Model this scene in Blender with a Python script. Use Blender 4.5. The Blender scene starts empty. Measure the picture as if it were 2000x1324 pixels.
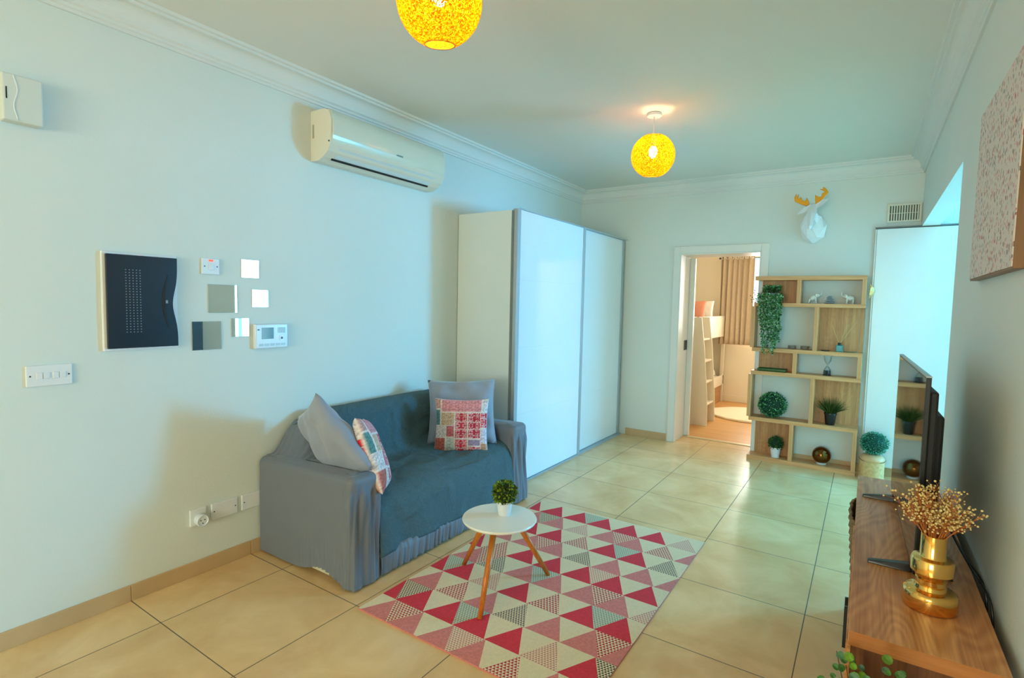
import bpy, math, random
from mathutils import Vector, Matrix, noise
random.seed(7)
C = bpy.context.scene.collection
PI = math.pi

# ---------------------------------------------------------------- camera, world, lights, exposure
def make_camera():
    f, yaw, pitch, roll = 1043.964, .585429, -.0662904, .0216639
    cy, sy = math.cos(yaw), math.sin(yaw)
    fwd = Vector((-sy*math.cos(pitch), cy*math.cos(pitch), math.sin(pitch)))
    right = Vector((cy, sy, 0)); up = right.cross(fwd)
    r = math.cos(roll)*right + math.sin(roll)*up
    u = -math.sin(roll)*right + math.cos(roll)*up
    cam = bpy.data.cameras.new('camera'); o = bpy.data.objects.new('camera', cam); C.objects.link(o)
    cam.sensor_width = 36; cam.lens = f/2000*36; cam.clip_start = .02
    m = Matrix((r, u, -fwd)).transposed().to_4x4()
    m.translation = Vector((3.17324, -2.87077, 1.467543))
    o.matrix_world = m
    bpy.context.scene.camera = o
make_camera()
sc = bpy.context.scene
sc.view_settings.view_transform = 'Standard'; sc.view_settings.look = 'None'
sc.view_settings.gamma = 1; sc.view_settings.use_curve_mapping = False
sc.view_settings.exposure = 0.08
W = bpy.data.worlds.new('world'); sc.world = W; W.use_nodes = True
W.node_tree.nodes['Background'].inputs[0].default_value = (.62, .85, 1, 1)
W.node_tree.nodes['Background'].inputs[1].default_value = 1.2

def area(name, loc, rot, sx, sy, power, col):
    l = bpy.data.lights.new(name, 'AREA'); l.shape = 'RECTANGLE'; l.size = sx; l.size_y = sy
    l.energy = power; l.color = col
    o = bpy.data.objects.new(name, l); C.objects.link(o); o.location = loc; o.rotation_euler = rot
    return o
# daylight in the three windows of the place
area('daylight_kitchen_door', (6.62, 2.30, 1.2), (0, PI/2, 0), 2.1, 1.1, 52, (.50, .86, 1))
area('daylight_kitchen_window', (6.62, 3.60, 1.6), (0, PI/2, 0), 1.3, 1.0, 430, (.05, .50, 1))
area('daylight_rear_window', (2.35, -7.56, 1.45), (PI/2, 0, 0), 2.0, 1.5, 140, (.96, 1, .80))
area('daylight_bedroom_window', (1.95, 6.13, 1.65), (-PI/2, 0, 0), 1.2, 1.3, 90, (1, .95, .84))

# ---------------------------------------------------------------- helpers
def lin(c):
    return tuple(((x/255)/12.92 if x/255 <= .04045 else ((x/255+.055)/1.055)**2.4) for x in c)
MATS = {}
def mat(name, col=(200, 200, 200), rough=.5, metal=0, spec=.5, nvar=0, nscale=6, bump=0, bscale=40, **kw):
    if name in MATS: return MATS[name]
    m = bpy.data.materials.new(name); m.use_nodes = True; MATS[name] = m
    nt = m.node_tree; b = nt.nodes['Principled BSDF']
    c = lin(col)
    b.inputs['Base Color'].default_value = (*c, 1); b.inputs['Roughness'].default_value = rough
    b.inputs['Metallic'].default_value = metal; b.inputs['Specular IOR Level'].default_value = spec
    for k, v in kw.items(): b.inputs[k].default_value = v
    tc = nt.nodes.new('ShaderNodeTexCoord')
    n = nt.nodes.new('ShaderNodeTexNoise'); n.inputs['Scale'].default_value = nscale; n.inputs['Detail'].default_value = 4
    nt.links.new(tc.outputs['Object'], n.inputs['Vector'])
    r = nt.nodes.new('ShaderNodeValToRGB'); v = max(nvar, .01)
    r.color_ramp.elements[0].position = .3; r.color_ramp.elements[1].position = .7
    r.color_ramp.elements[0].color = (*[x*(1-v) for x in c], 1)
    r.color_ramp.elements[1].color = (*[min(1, x*(1+v)) for x in c], 1)
    nt.links.new(n.outputs['Fac'], r.inputs[0]); nt.links.new(r.outputs[0], b.inputs['Base Color'])
    if bump:
        n2 = nt.nodes.new('ShaderNodeTexNoise'); n2.inputs['Scale'].default_value = bscale; n2.inputs['Detail'].default_value = 3
        nt.links.new(tc.outputs['Object'], n2.inputs['Vector'])
        bp = nt.nodes.new('ShaderNodeBump'); bp.inputs['Strength'].default_value = bump; bp.inputs['Distance'].default_value = .004
        nt.links.new(n2.outputs['Fac'], bp.inputs['Height']); nt.links.new(bp.outputs[0], b.inputs['Normal'])
    return m
def nd(nt, typ, **kw):
    n = nt.nodes.new(typ)
    for k, v in kw.items(): setattr(n, k, v)
    return n
def mth(nt, op, a, b=None, c=None):
    n = nt.nodes.new('ShaderNodeMath'); n.operation = op
    for i, x in enumerate((a, b, c)):
        if x is None: continue
        if isinstance(x, (int, float)): n.inputs[i].default_value = x
        else: nt.links.new(x, n.inputs[i])
    return n.outputs[0]
def wood(name, c1, c2, axis='z', rough=.45, scale=1.0, wave=0):
    if name in MATS: return MATS[name]
    m = bpy.data.materials.new(name); m.use_nodes = True; MATS[name] = m
    nt = m.node_tree; b = nt.nodes['Principled BSDF']; b.inputs['Roughness'].default_value = rough
    tc = nd(nt, 'ShaderNodeTexCoord'); mp = nd(nt, 'ShaderNodeMapping')
    s = {'x': (1.2, 22, 22), 'y': (22, 1.2, 22), 'z': (22, 22, 1.2)}[axis]
    mp.inputs['Scale'].default_value = [k*scale for k in s]
    nt.links.new(tc.outputs['Object'], mp.inputs[0])
    n = nd(nt, 'ShaderNodeTexNoise'); n.inputs['Scale'].default_value = 1.6; n.inputs['Detail'].default_value = 5; n.inputs['Distortion'].default_value = .8
    nt.links.new(mp.outputs[0], n.inputs['Vector'])
    mp2 = nd(nt, 'ShaderNodeMapping'); mp2.inputs['Scale'].default_value = [k*scale*3.2 if k > 2 else k*scale for k in s]
    nt.links.new(tc.outputs['Object'], mp2.inputs[0])
    n2 = nd(nt, 'ShaderNodeTexNoise'); n2.inputs['Scale'].default_value = 3; n2.inputs['Detail'].default_value = 2
    nt.links.new(mp2.outputs[0], n2.inputs['Vector'])
    f = mth(nt, 'ADD', mth(nt, 'MULTIPLY', n.outputs['Fac'], .7), mth(nt, 'MULTIPLY', n2.outputs['Fac'], .3))
    if wave:
        mp3 = nd(nt, 'ShaderNodeMapping'); mp3.inputs['Scale'].default_value = {'x': (.35, 1, 1), 'y': (1, .22, 1), 'z': (1, 1, .3)}[axis]
        nt.links.new(tc.outputs['Object'], mp3.inputs[0])
        n3 = nd(nt, 'ShaderNodeTexNoise'); n3.inputs['Scale'].default_value = 5.5; n3.inputs['Detail'].default_value = 1.5; nt.links.new(mp3.outputs[0], n3.inputs['Vector'])
        rg = mth(nt, 'MULTIPLY', mth(nt, 'ADD', mth(nt, 'SINE', mth(nt, 'MULTIPLY', n3.outputs['Fac'], 170)), 1), .5)
        f = mth(nt, 'ADD', mth(nt, 'MULTIPLY', f, 1-wave), mth(nt, 'MULTIPLY', mth(nt, 'ADD', mth(nt, 'MULTIPLY', rg, .34), .33), wave))
    r = nd(nt, 'ShaderNodeValToRGB'); r.color_ramp.elements[0].position = .35; r.color_ramp.elements[1].position = .65
    r.color_ramp.elements[0].color = (*lin(c1), 1); r.color_ramp.elements[1].color = (*lin(c2), 1)
    nt.links.new(f, r.inputs[0]); nt.links.new(r.outputs[0], b.inputs['Base Color'])
    bp = nd(nt, 'ShaderNodeBump'); bp.inputs['Strength'].default_value = .15; bp.inputs['Distance'].default_value = .002
    nt.links.new(f, bp.inputs['Height']); nt.links.new(bp.outputs[0], b.inputs['Normal'])
    return m

class MB:
    def __init__(s): s.v = []; s.f = []; s.m = []
    def add(s, vs, fs, mi=0):
        k = len(s.v); s.v += [tuple(p) for p in vs]; s.f += [tuple(i+k for i in f) for f in fs]; s.m += [mi]*len(fs); return s
    def box(s, x0, x1, y0, y1, z0, z1, mi=0):
        return s.add([(x0,y0,z0),(x1,y0,z0),(x1,y1,z0),(x0,y1,z0),(x0,y0,z1),(x1,y0,z1),(x1,y1,z1),(x0,y1,z1)],
              [(0,3,2,1),(4,5,6,7),(0,1,5,4),(1,2,6,5),(2,3,7,6),(3,0,4,7)], mi)
    def hexa(s, a, b, mi=0):   # two quads of 4 points
        return s.add(list(a)+list(b), [(3,2,1,0),(4,5,6,7),(0,1,5,4),(1,2,6,5),(2,3,7,6),(3,0,4,7)], mi)
    def prism(s, poly, axis, a0, a1, mi=0):
        n = len(poly)
        def P(p, a): return {'x': (a, p[0], p[1]), 'y': (p[0], a, p[1]), 'z': (p[0], p[1], a)}[axis]
        vs = [P(p, a0) for p in poly]+[P(p, a1) for p in poly]
        return s.add(vs, [tuple(range(n)), tuple(range(2*n-1, n-1, -1))]+[(i, i+n, (i+1) % n+n, (i+1) % n) for i in range(n)], mi)
    def tube(s, pts, r, n=8, mi=0, cap=True):
        pts = [Vector(p) for p in pts]; N = len(pts); rr = r if isinstance(r, (list, tuple)) else [r]*N
        vs = []; ref = None
        for i, p in enumerate(pts):
            t = (pts[min(i+1, N-1)]-pts[max(i-1, 0)])
            t = t.normalized() if t.length > 1e-9 else Vector((0,0,1))
            if ref is None: ref = t.orthogonal().normalized()
            a = (ref-t*ref.dot(t)); a = a.normalized() if a.length > 1e-6 else t.orthogonal().normalized(); ref = a
            b = t.cross(a)
            for k in range(n):
                q = p+(a*math.cos(2*PI*k/n)+b*math.sin(2*PI*k/n))*rr[i]; vs.append(q)
        fs = [(i*n+k, i*n+(k+1) % n, (i+1)*n+(k+1) % n, (i+1)*n+k) for i in range(N-1) for k in range(n)]
        if cap: fs += [tuple(range(n-1, -1, -1)), tuple(range((N-1)*n, N*n))]
        return s.add(vs, fs, mi)
    def lathe(s, prof, c=(0,0,0), n=32, mi=0, rot=None):
        vs = []; c = Vector(c)
        for r, z in prof:
            for k in range(n):
                q = Vector((r*math.cos(2*PI*k/n), r*math.sin(2*PI*k/n), z))
                if rot: q = rot @ q
                vs.append(c+q)
        N = len(prof); fs = [(i*n+k, i*n+(k+1) % n, (i+1)*n+(k+1) % n, (i+1)*n+k) for i in range(N-1) for k in range(n)]
        return s.add(vs, fs, mi)
    def disc(s, prof, c=(0,0,0), n=32, mi=0, rot=None):  # closed lathe
        return s.lathe([(1e-5, prof[0][1])]+list(prof)+[(1e-5, prof[-1][1])], c, n, mi, rot)
    def ell(s, c, r, nu=16, nv=10, mi=0, rot=None):
        vs = []; c = Vector(c)
        for j in range(nv+1):
            t = PI*j/nv
            for k in range(nu):
                q = Vector((r[0]*math.sin(t)*math.cos(2*PI*k/nu), r[1]*math.sin(t)*math.sin(2*PI*k/nu), -r[2]*math.cos(t)))
                if rot: q = rot @ q
                vs.append(c+q)
        return s.add(vs, [(j*nu+k, j*nu+(k+1) % nu, (j+1)*nu+(k+1) % nu, (j+1)*nu+k) for j in range(nv) for k in range(nu)], mi)
    def leaf(s, p, d, up, L, w, mi=0):
        p = Vector(p); d = Vector(d).normalized(); sd = d.cross(Vector(up))
        sd = sd.normalized() if sd.length > 1e-5 else d.orthogonal().normalized(); nn = sd.cross(d)
        a = p; b = p+d*L*.45+sd*w*.5+nn*w*.12; c = p+d*L; e = p+d*L*.45-sd*w*.5+nn*w*.12; m = p+d*L*.5
        return s.add([a, b, c, e, m], [(0,1,4), (1,2,4), (2,3,4), (3,0,4)], mi)
    def build(s, name, mats, parent=None, bevel=0, smooth=False, seg=2, weld=False, solid=0, sub=0, origin=None, split=0):
        xs = [p[0] for p in s.v]; ys = [p[1] for p in s.v]; zs = [p[2] for p in s.v]
        og = Vector(origin) if origin else Vector(((min(xs)+max(xs))/2, (min(ys)+max(ys))/2, min(zs)))
        me = bpy.data.meshes.new(name); me.from_pydata([tuple(Vector(p)-og) for p in s.v], [], s.f)
        for m in (mats if isinstance(mats, (list, tuple)) else [mats]): me.materials.append(m)
        me.polygons.foreach_set('material_index', s.m)
        if smooth or split: me.polygons.foreach_set('use_smooth', [True]*len(s.f))
        me.validate(); me.update()
        o = bpy.data.objects.new(name, me); C.objects.link(o)
        pw = WO.get(parent.name, Vector()) if parent else Vector()
        o.location = og-pw
        if parent: o.parent = parent
        WO[o.name] = og
        if weld: md = o.modifiers.new('weld', 'WELD'); md.merge_threshold = .0004
        if solid: md = o.modifiers.new('solid', 'SOLIDIFY'); md.thickness = solid; md.offset = 0
        if split:
            md = o.modifiers.new('split', 'EDGE_SPLIT'); md.split_angle = math.radians(split)
        if bevel:
            md = o.modifiers.new('bevel', 'BEVEL'); md.width = bevel; md.segments = seg; md.limit_method = 'ANGLE'; md.angle_limit = math.radians(40)
        if sub: md = o.modifiers.new('sub', 'SUBSURF'); md.levels = sub; md.render_levels = sub
        return o
WO = {}
def thing(name, loc, label, cat, group=None):
    o = bpy.data.objects.new(name, None); C.objects.link(o); o.location = loc; o.empty_display_size = .05
    WO[o.name] = Vector(loc); return tag(o, label, cat, group)
def tag(o, label, cat, group=None, kind=None):
    o['label'] = label; o['category'] = cat
    if group: o['group'] = group
    if kind: o['kind'] = kind
    return o
def struct(o): o['kind'] = 'structure'; return o
def B(*a): return MB().box(*a)

# ---------------------------------------------------------------- materials
M_wall = mat('wall_paint', (228, 234, 226), .75, spec=.25, nvar=.012, nscale=1.5, bump=.12, bscale=90)
M_ceil = mat('ceiling_paint', (238, 238, 230), .8, spec=.2, nvar=.01, nscale=1.2)
M_cornice = mat('cornice_plaster', (232, 234, 228), .7, spec=.2)
M_bedwall = mat('bedroom_wall_paint', (240, 230, 208), .8, spec=.2)
M_white = mat('white_plastic', (238, 240, 240), .35)
M_offwhite = mat('cream_plastic', (232, 226, 206), .3)
M_frame = mat('white_door_paint', (236, 234, 224), .35)
M_gloss = mat('white_gloss_lacquer', (238, 242, 240), .09, spec=.6)
M_board = mat('white_laminate', (228, 236, 230), .4)
M_alu = mat('brushed_aluminium', (172, 182, 186), .4, metal=.2)
M_black = mat('black_plastic', (14, 15, 17), .3)
M_dark = mat('dark_recess', (30, 32, 34), .7)
M_gold = mat('gold_metal', (232, 178, 96), .12, metal=1)
M_pot = mat('white_ceramic', (236, 238, 240), .3)
M_screw = mat('screw_metal', (70, 74, 78), .4, metal=.8)
M_bed = mat('white_bed_laminate', (240, 230, 208), .45)
oakz = wood('oak_vertical', (196, 134, 80), (230, 174, 116), 'z')
oakx = wood('oak_along_width', (198, 136, 82), (232, 176, 118), 'x')
oakback = wood('oak_back_panel', (170, 114, 64), (214, 158, 102), 'z', wave=.12)
unitw = wood('sideboard_oak_along_length', (176, 104, 50), (240, 172, 108), 'y', .38, .8, wave=.24)
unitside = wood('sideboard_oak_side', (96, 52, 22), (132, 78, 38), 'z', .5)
unitedge = wood('sideboard_oak_edge', (172, 100, 46), (204, 132, 70), 'x', .45)
legw = wood('amber_beech', (196, 100, 24), (222, 130, 40), 'z', .3)

def tile_floor():
    m = bpy.data.materials.new('cream_floor_tiles'); m.use_nodes = True; nt = m.node_tree; b = nt.nodes['Principled BSDF']
    g = nd(nt, 'ShaderNodeNewGeometry'); sp = nd(nt, 'ShaderNodeSeparateXYZ'); nt.links.new(g.outputs['Position'], sp.inputs[0])
    def line(o):
        f = mth(nt, 'FRACT', mth(nt, 'ADD', mth(nt, 'DIVIDE', o, .6), .5))
        return mth(nt, 'LESS_THAN', mth(nt, 'ABSOLUTE', mth(nt, 'SUBTRACT', f, .5)), .0038)
    lx, ly = line(sp.outputs[0]), line(sp.outputs[1])
    ln = mth(nt, 'MAXIMUM', lx, ly)
    n = nd(nt, 'ShaderNodeTexNoise'); n.inputs['Scale'].default_value = 2.6; n.inputs['Detail'].default_value = 6; n.inputs['Roughness'].default_value = .6; n.inputs['Distortion'].default_value = .6
    nt.links.new(g.outputs['Position'], n.inputs['Vector'])
    r = nd(nt, 'ShaderNodeValToRGB'); r.color_ramp.elements[0].position = .3; r.color_ramp.elements[1].position = .72
    r.color_ramp.elements[0].color = (*lin((224, 178, 120)), 1); r.color_ramp.elements[1].color = (*lin((248, 212, 156)), 1)
    nt.links.new(n.outputs['Fac'], r.inputs[0])
    # per tile tone
    fl = nd(nt, 'ShaderNodeVectorMath', operation='FLOOR'); dv = nd(nt, 'ShaderNodeVectorMath', operation='SCALE'); dv.inputs['Scale'].default_value = 1/.6
    nt.links.new(g.outputs['Position'], dv.inputs[0]); nt.links.new(dv.outputs[0], fl.inputs[0])
    wn = nd(nt, 'ShaderNodeTexWhiteNoise'); wn.noise_dimensions = '2D'; nt.links.new(fl.outputs[0], wn.inputs['Vector'])
    hs = nd(nt, 'ShaderNodeHueSaturation'); nt.links.new(r.outputs[0], hs.inputs['Color'])
    nt.links.new(mth(nt, 'ADD', mth(nt, 'MULTIPLY', wn.outputs['Value'], .07), .96), hs.inputs['Value'])
    mx = nd(nt, 'ShaderNodeMix'); mx.data_type = 'RGBA'; mx.inputs['B'].default_value = (*lin((110, 98, 72)), 1)
    nt.links.new(ln, mx.inputs['Factor']); nt.links.new(hs.outputs[0], mx.inputs['A']); nt.links.new(mx.outputs['Result'], b.inputs['Base Color'])
    nt.links.new(mth(nt, 'ADD', mth(nt, 'MULTIPLY', ln, .5), .24), b.inputs['Roughness'])
    bp = nd(nt, 'ShaderNodeBump'); bp.inputs['Strength'].default_value = .5; bp.inputs['Distance'].default_value = .002; bp.invert = True
    nt.links.new(ln, bp.inputs['Height']); nt.links.new(bp.outputs[0], b.inputs['Normal'])
    return m
M_floor = tile_floor()
M_base = mat('skirting_tile', (206, 172, 126), .4, nvar=.08, nscale=5)
def plank_floor():
    m = wood('orange_laminate_floor', (204, 146, 78), (228, 174, 108), 'x', .35, .5); return m

# ---------------------------------------------------------------- room shell
ZC = 2.79; XL = .29; XR = 3.518; YB = 2.914; YF = -7.5; YB2 = 3.27; XE = 6.5
struct(MB().box(.1, 6.6, -7.7, YB2, -.1, 0).box(4.0, 6.6, YB2, 4.8, -.1, 0).build('floor', M_floor))
struct(MB().box(.1, 6.6, -7.7, YB2, ZC, ZC+.1).box(4.0, 6.6, YB2, 4.8, ZC, ZC+.1).build('ceiling', M_ceil))
struct(B(.1, XL, -7.7, YB2, 0, ZC).build('wall_left', M_wall))
w = MB().box(XL, 1.48, YB, YB2, 0, ZC).box(2.27, 4.0, YB, YB2, 0, ZC).box(1.48, 2.27, YB, YB2, 2.035, ZC)
struct(w.build('wall_back', M_wall))
w = MB().box(XR, XR+.12, YF, .52, 0, ZC).box(XR, XR+.12, .52, YB, 2.2, ZC)
struct(w.build('wall_right', M_wall))
# rear wall with window x .8..2.8 z .75..2.15
w = MB().box(XL, 1.35, YF-.15, YF, 0, ZC).box(3.35, XR+.12, YF-.15, YF, 0, ZC).box(1.35, 3.35, YF-.15, YF, 0, .7).box(1.35, 3.35, YF-.15, YF, 2.2, ZC)
struct(w.build('wall_rear', M_wall))
# side room beyond the opening
struct(B(XR+.12, XE, .38, .5, 0, ZC).build('wall_alcove_near', M_wall))
w = MB().box(XE, XE+.12, .5, 1.75, 0, ZC).box(XE, XE+.12, 2.85, 3.1, 0, ZC).box(XE, XE+.12, 4.1, 4.7, 0, ZC)
w.box(XE, XE+.12, 1.75, 2.85, 2.25, ZC).box(XE, XE+.12, 1.75, 2.85, 0, .1).box(XE, XE+.12, 3.1, 4.1, 2.25, ZC).box(XE, XE+.12, 3.1, 4.1, 0, .95)
struct(w.build('wall_alcove_side', M_wall))
struct(B(4.0, XE, 4.6, 4.7, 0, ZC).build('wall_alcove_far', M_wall))
struct(B(3.9, 4.0, YB2, 4.7, 0, ZC).build('wall_alcove_return', M_wall))

m = bpy.data.materials.new('window_glass'); m.use_nodes = True; nt = m.node_tree; nt.nodes.clear()
out = nd(nt, 'ShaderNodeOutputMaterial'); mx = nd(nt, 'ShaderNodeMixShader'); tr = nd(nt, 'ShaderNodeBsdfTransparent'); gl = nd(nt, 'ShaderNodeBsdfGlossy')
gl.inputs['Roughness'].default_value = .02; mx.inputs[0].default_value = .06
nt.links.new(tr.outputs[0], mx.inputs[1]); nt.links.new(gl.outputs[0], mx.inputs[2]); nt.links.new(mx.outputs[0], out.inputs[0])
M_pane = m

def window_x(name, x, y0, y1, z0, z1, mulls):
    f = MB(); t = .05
    f.box(x, x+.06, y0, y1, z0, z0+t).box(x, x+.06, y0, y1, z1-t, z1).box(x, x+.06, y0, y0+t, z0, z1).box(x, x+.06, y1-t, y1, z0, z1)
    for y in mulls: f.box(x, x+.06, y-.035, y+.035, z0, z1)
    o = struct(f.build(name, M_frame, bevel=.004))
    B(x+.025, x+.031, y0+.04, y1-.04, z0+.04, z1-.04).build('glass_pane', M_pane, o)
window_x('window_1', XE+.03, 1.75, 2.85, .1, 2.25, [2.28])
window_x('window_4', XE+.03, 3.1, 4.1, .95, 2.25, [])
def window_y(name, y, x0, x1, z0, z1, mulls):
    f = MB(); t = .05
    f.box(x0, x1, y-.06, y, z0, z0+t).box(x0, x1, y-.06, y, z1-t, z1).box(x0, x0+t, y-.06, y, z0, z1).box(x1-t, x1, y-.06, y, z0, z1)
    for x in mulls: f.box(x-.03, x+.03, y-.06, y, z0, z1)
    o = struct(f.build(name, M_frame, bevel=.004))
    B(x0+.04, x1-.04, y-.033, y-.027, z0+.04, z1-.04).build('glass_pane', M_pane, o)
window_y('window_2', YF-.03, 1.35, 3.35, .7, 2.2, [2.35])

# cornice
prof = [(0,2.655),(.012,2.655),(.014,2.668),(.022,2.672),(.024,2.684),(.034,2.69)]
for i in range(9):
    a = PI/2*i/8; prof.append((.036+.05*(1-math.cos(a)), 2.692+.068*math.sin(a)))
prof += [(.092,2.762),(.094,2.774),(.108,2.776),(.112,2.79),(0,2.79)]
struct(MB().prism([(XL+d, z) for d, z in prof], 'y', YF, YB).build('trim_1', M_cornice))
struct(MB().prism([(YB-d, z) for d, z in prof], 'x', XL, XR).build('trim_2', M_cornice))
struct(MB().prism([(XR-d, z) for d, z in prof], 'y', YF, YB).build('trim_3', M_cornice))
# skirting tiles
def skirt_left(y0, y1):
    m_ = MB(); y = math.floor(y0/.6)*.6
    while y < y1:
        a, b = max(y+.002, y0), min(y+.598, y1)
        if b > a: m_.box(XL, XL+.011, a, b, 0, .078)
        y += .6
    m_.box(XL, XL+.008, y0, y1, 0, .077)
    return m_
struct(skirt_left(YF, .6).build('baseboard_left', M_base, bevel=.0015))
w = MB().box(.93, 1.395, YB-.011, YB, 0, .078).box(2.345, 3.17, YB-.011, YB, 0, .078).box(3.17, 4.0, YB-.011, YB, 0, .078)
struct(w.build('baseboard_back', M_base, bevel=.0015))
struct(B(XR-.011, XR, YF, .54, 0, .078).build('baseboard_right', M_base, bevel=.0015))

# ---------------------------------------------------------------- doorway with casing, jambs
d = MB()
d.box(1.41, 1.48, YB-.018, YB, 0, 2.11).box(2.27, 2.34, YB-.018, YB, 0, 2.11).box(1.48, 2.27, YB-.018, YB, 2.035, 2.11)
d.box(1.48, 1.49, YB-.018, YB2, 0, 2.035).box(2.26, 2.27, YB-.018, YB2, 0, 2.035).box(1.49, 2.26, YB-.018, YB2, 2.022, 2.035)
do = struct(d.build('door_1', M_frame, bevel=.003))
B(1.49, 1.545, YB2-.01, YB2+.035, .012, 2.015).build('door_leaf_edge', M_frame, do, bevel=.003)
p = MB().box(1.49, 1.4925, 3.13, 3.2, .99, 1.10).box(1.49, 1.4935, 3.205, 3.24, .99, 1.10)
p.build('strike_plate', M_screw, do)
struct(B(1.49, 2.26, YB2-.05, YB2+.01, 0, .008).build('trim_4', mat('threshold_strip', (226, 202, 160), .3, metal=.3), bevel=.002))

# ---------------------------------------------------------------- bedroom beyond
BY = 6.02; BX0 = .45; BX1 = 3.3
struct(B(BX0-.1, BX1+.1, YB2, BY+.1, -.1, 0).build('floor_bedroom', plank_floor()))
struct(B(BX0-.1, BX1+.1, YB2, BY+.1, 2.7, 2.8).build('ceiling_bedroom', M_bedwall))
struct(B(BX0-.1, BX0, YB2, BY+.1, 0, 2.7).build('wall_bedroom_left', M_bedwall))
struct(B(BX1, BX1+.1, YB2, BY+.1, 0, 2.7).build('wall_bedroom_right', M_bedwall))
w = MB().box(BX0, 1.45, BY, BY+.1, 0, 2.7).box(2.45, BX1, BY, BY+.1, 0, 2.7).box(1.45, 2.45, BY, BY+.1, 0, 1.05).box(1.45, 2.45, BY, BY+.1, 2.3, 2.7)
struct(w.build('wall_bedroom_back', M_bedwall))
struct(B(BX0, BX1, BY-.014, BY, 0, .1).build('baseboard_bedroom', M_bed, bevel=.004))
window_y('window_3', BY+.08, 1.45, 2.45, 1.05, 2.3, [1.95])
# unseen ceiling lamp, added to brighten the bedroom with warm light
t = thing('added_bedroom_lamp', (2.6, 4.6, 2.6), 'added round ceiling lamp, out of view, that brightens the bedroom behind the doorway', 'lamp')
mm = bpy.data.materials.new('added_lamp_diffuser'); mm.use_nodes = True; b = mm.node_tree.nodes['Principled BSDF']
b.inputs['Emission Color'].default_value = (1, .86, .64, 1); b.inputs['Emission Strength'].default_value = 34
MB().disc([(.14, 0), (.15, .03), (.15, .06)], (2.6, 4.6, 2.625)).build('diffuser', mm, t, smooth=True)
MB().disc([(.16, 0), (.16, .02)], (2.6, 4.6, 2.68)).build('base', M_white, t)

# curtain
def curtain():
    t = thing('curtain', (1.53, 5.88, .9), 'beige eyelet curtain hanging at the bedroom window, seen through the doorway', 'curtain')
    mb = MB(); nx, nz = 120, 14; x0, x1, z0, z1 = 1.24, 1.71, .91, 2.275
    for j in range(nz+1):
        z = z0+(z1-z0)*j/nz
        for i in range(nx+1):
            u = i/nx; amp = .028*(.8+.2*math.sin(9*u+1))
            x = x0+(x1-x0)*u+.012*math.sin(2*PI*u*6.2+1.5*(1-j/nz))
            mb.v.append((x, 5.88+amp*math.sin(2*PI*u*6.5+.5*(1-j/nz)*math.sin(u*7)), z))
    for j in range(nz):
        for i in range(nx):
            a = j*(nx+1)+i; mb.f.append((a, a+1, a+nx+2, a+nx+1)); mb.m.append(0)
    mb.build('curtain_cloth', mat('beige_curtain_cloth', (204, 184, 156), .8, nvar=.04, nscale=30), t, smooth=True, solid=.003)
    for k in range(7):
        x = 1.27+k*.068
        pts = [(x+.0, 5.845+.0, 2.238)]
        ring = MB(); P = []
        for q in range(17): P.append((x+.021*math.cos(2*PI*q/16), 5.848, 2.238+.021*math.sin(2*PI*q/16)))
        ring.tube(P, .005, 6, cap=False).build('eyelet', mat('steel_eyelet', (225, 228, 228), .2, metal=.9), t, smooth=True)
curtain()
t = thing('curtain_rod', (1.9, 5.93, 2.238), 'thin curtain rod across the bedroom window wall', 'curtain rod')
MB().tube([(1.22, 5.93, 2.238), (2.6, 5.93, 2.238)], .008, 10).build('rod', M_screw, t, smooth=True)
MB().ell((1.21, 5.93, 2.238), (.018, .016, .016)).build('finial', M_screw, t, smooth=True)
for x in (1.26, 2.55): MB().box(x-.01, x+.01, 5.93, BY, 2.25, 2.272).build('bracket', M_screw, t)

# bunk bed
def bunk():
    t = thing('bunk_bed', (.9, 4.9, 0), 'white bunk bed with a slanted side ladder in the bedroom behind the doorway', 'bed')
    xs = 1.33; y0, y1 = 4.35, 5.99
    for x in (.48, xs-.05):
        for y in (y0, y1-.06): B(x, x+.05, y, y+.05, 0, 1.62 if y > 5 else 1.345).build('post', M_bed, t, bevel=.004)
    B(xs-.02, xs, y0, y1, 1.03, 1.345).build('upper_side_board', M_bed, t, bevel=.004)
    B(.5, xs-.02, y0+.02, y1-.02, 1.03, 1.06).build('upper_base', M_bed, t)
    B(.5, xs-.03, y0+.05, y1-.07, 1.06, 1.20).build('mattress', mat('cream_mattress', (236, 224, 200), .8), t, bevel=.03, seg=4)
    B(xs-.02, xs, y0, y1, .27, .42).build('lower_side_board', M_bed, t, bevel=.004)
    B(.5, xs-.02, y0+.02, y1-.02, .27, .30).build('lower_base', M_bed, t)
    B(xs-.045, xs-.021, y0+.06, y1-.07, 0, .27).build('drawer_front', wood('bed_oak', (176, 130, 84), (200, 156, 104), 'y'), t)
    B(.5, xs-.05, y0+.05, y1-.07, .30, .40).build('mattress', mat('cream_mattress', (236, 224, 200), .8), t, bevel=.03, seg=4)
    # ladder: two slanted side boards, steps between
    for y in (3.93, 4.31):
        MB().prism([(1.28, 0), (1.585, 0), (1.575, .35), (1.52, .95), (1.47, 1.345), (1.28, 1.345)] if y < 4 else [(1.36, 0), (1.588, 0), (1.575, .35), (1.525, .95), (1.475, 1.345), (1.36, 1.345)], 'y', y, y+.022).build('ladder_side', M_bed, t, bevel=.002)
    for z, x in ((.27, 1.57), (.545, 1.55), (.81, 1.53), (1.08, 1.50)):
        B(x-.13, x-.005, 3.952, 4.31, z-.022, z).build('step', M_bed, t, bevel=.002)
    B(1.28, 1.30, 3.952, 4.35, 0, 1.345).build('ladder_back', M_bed, t)
bunk()
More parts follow.
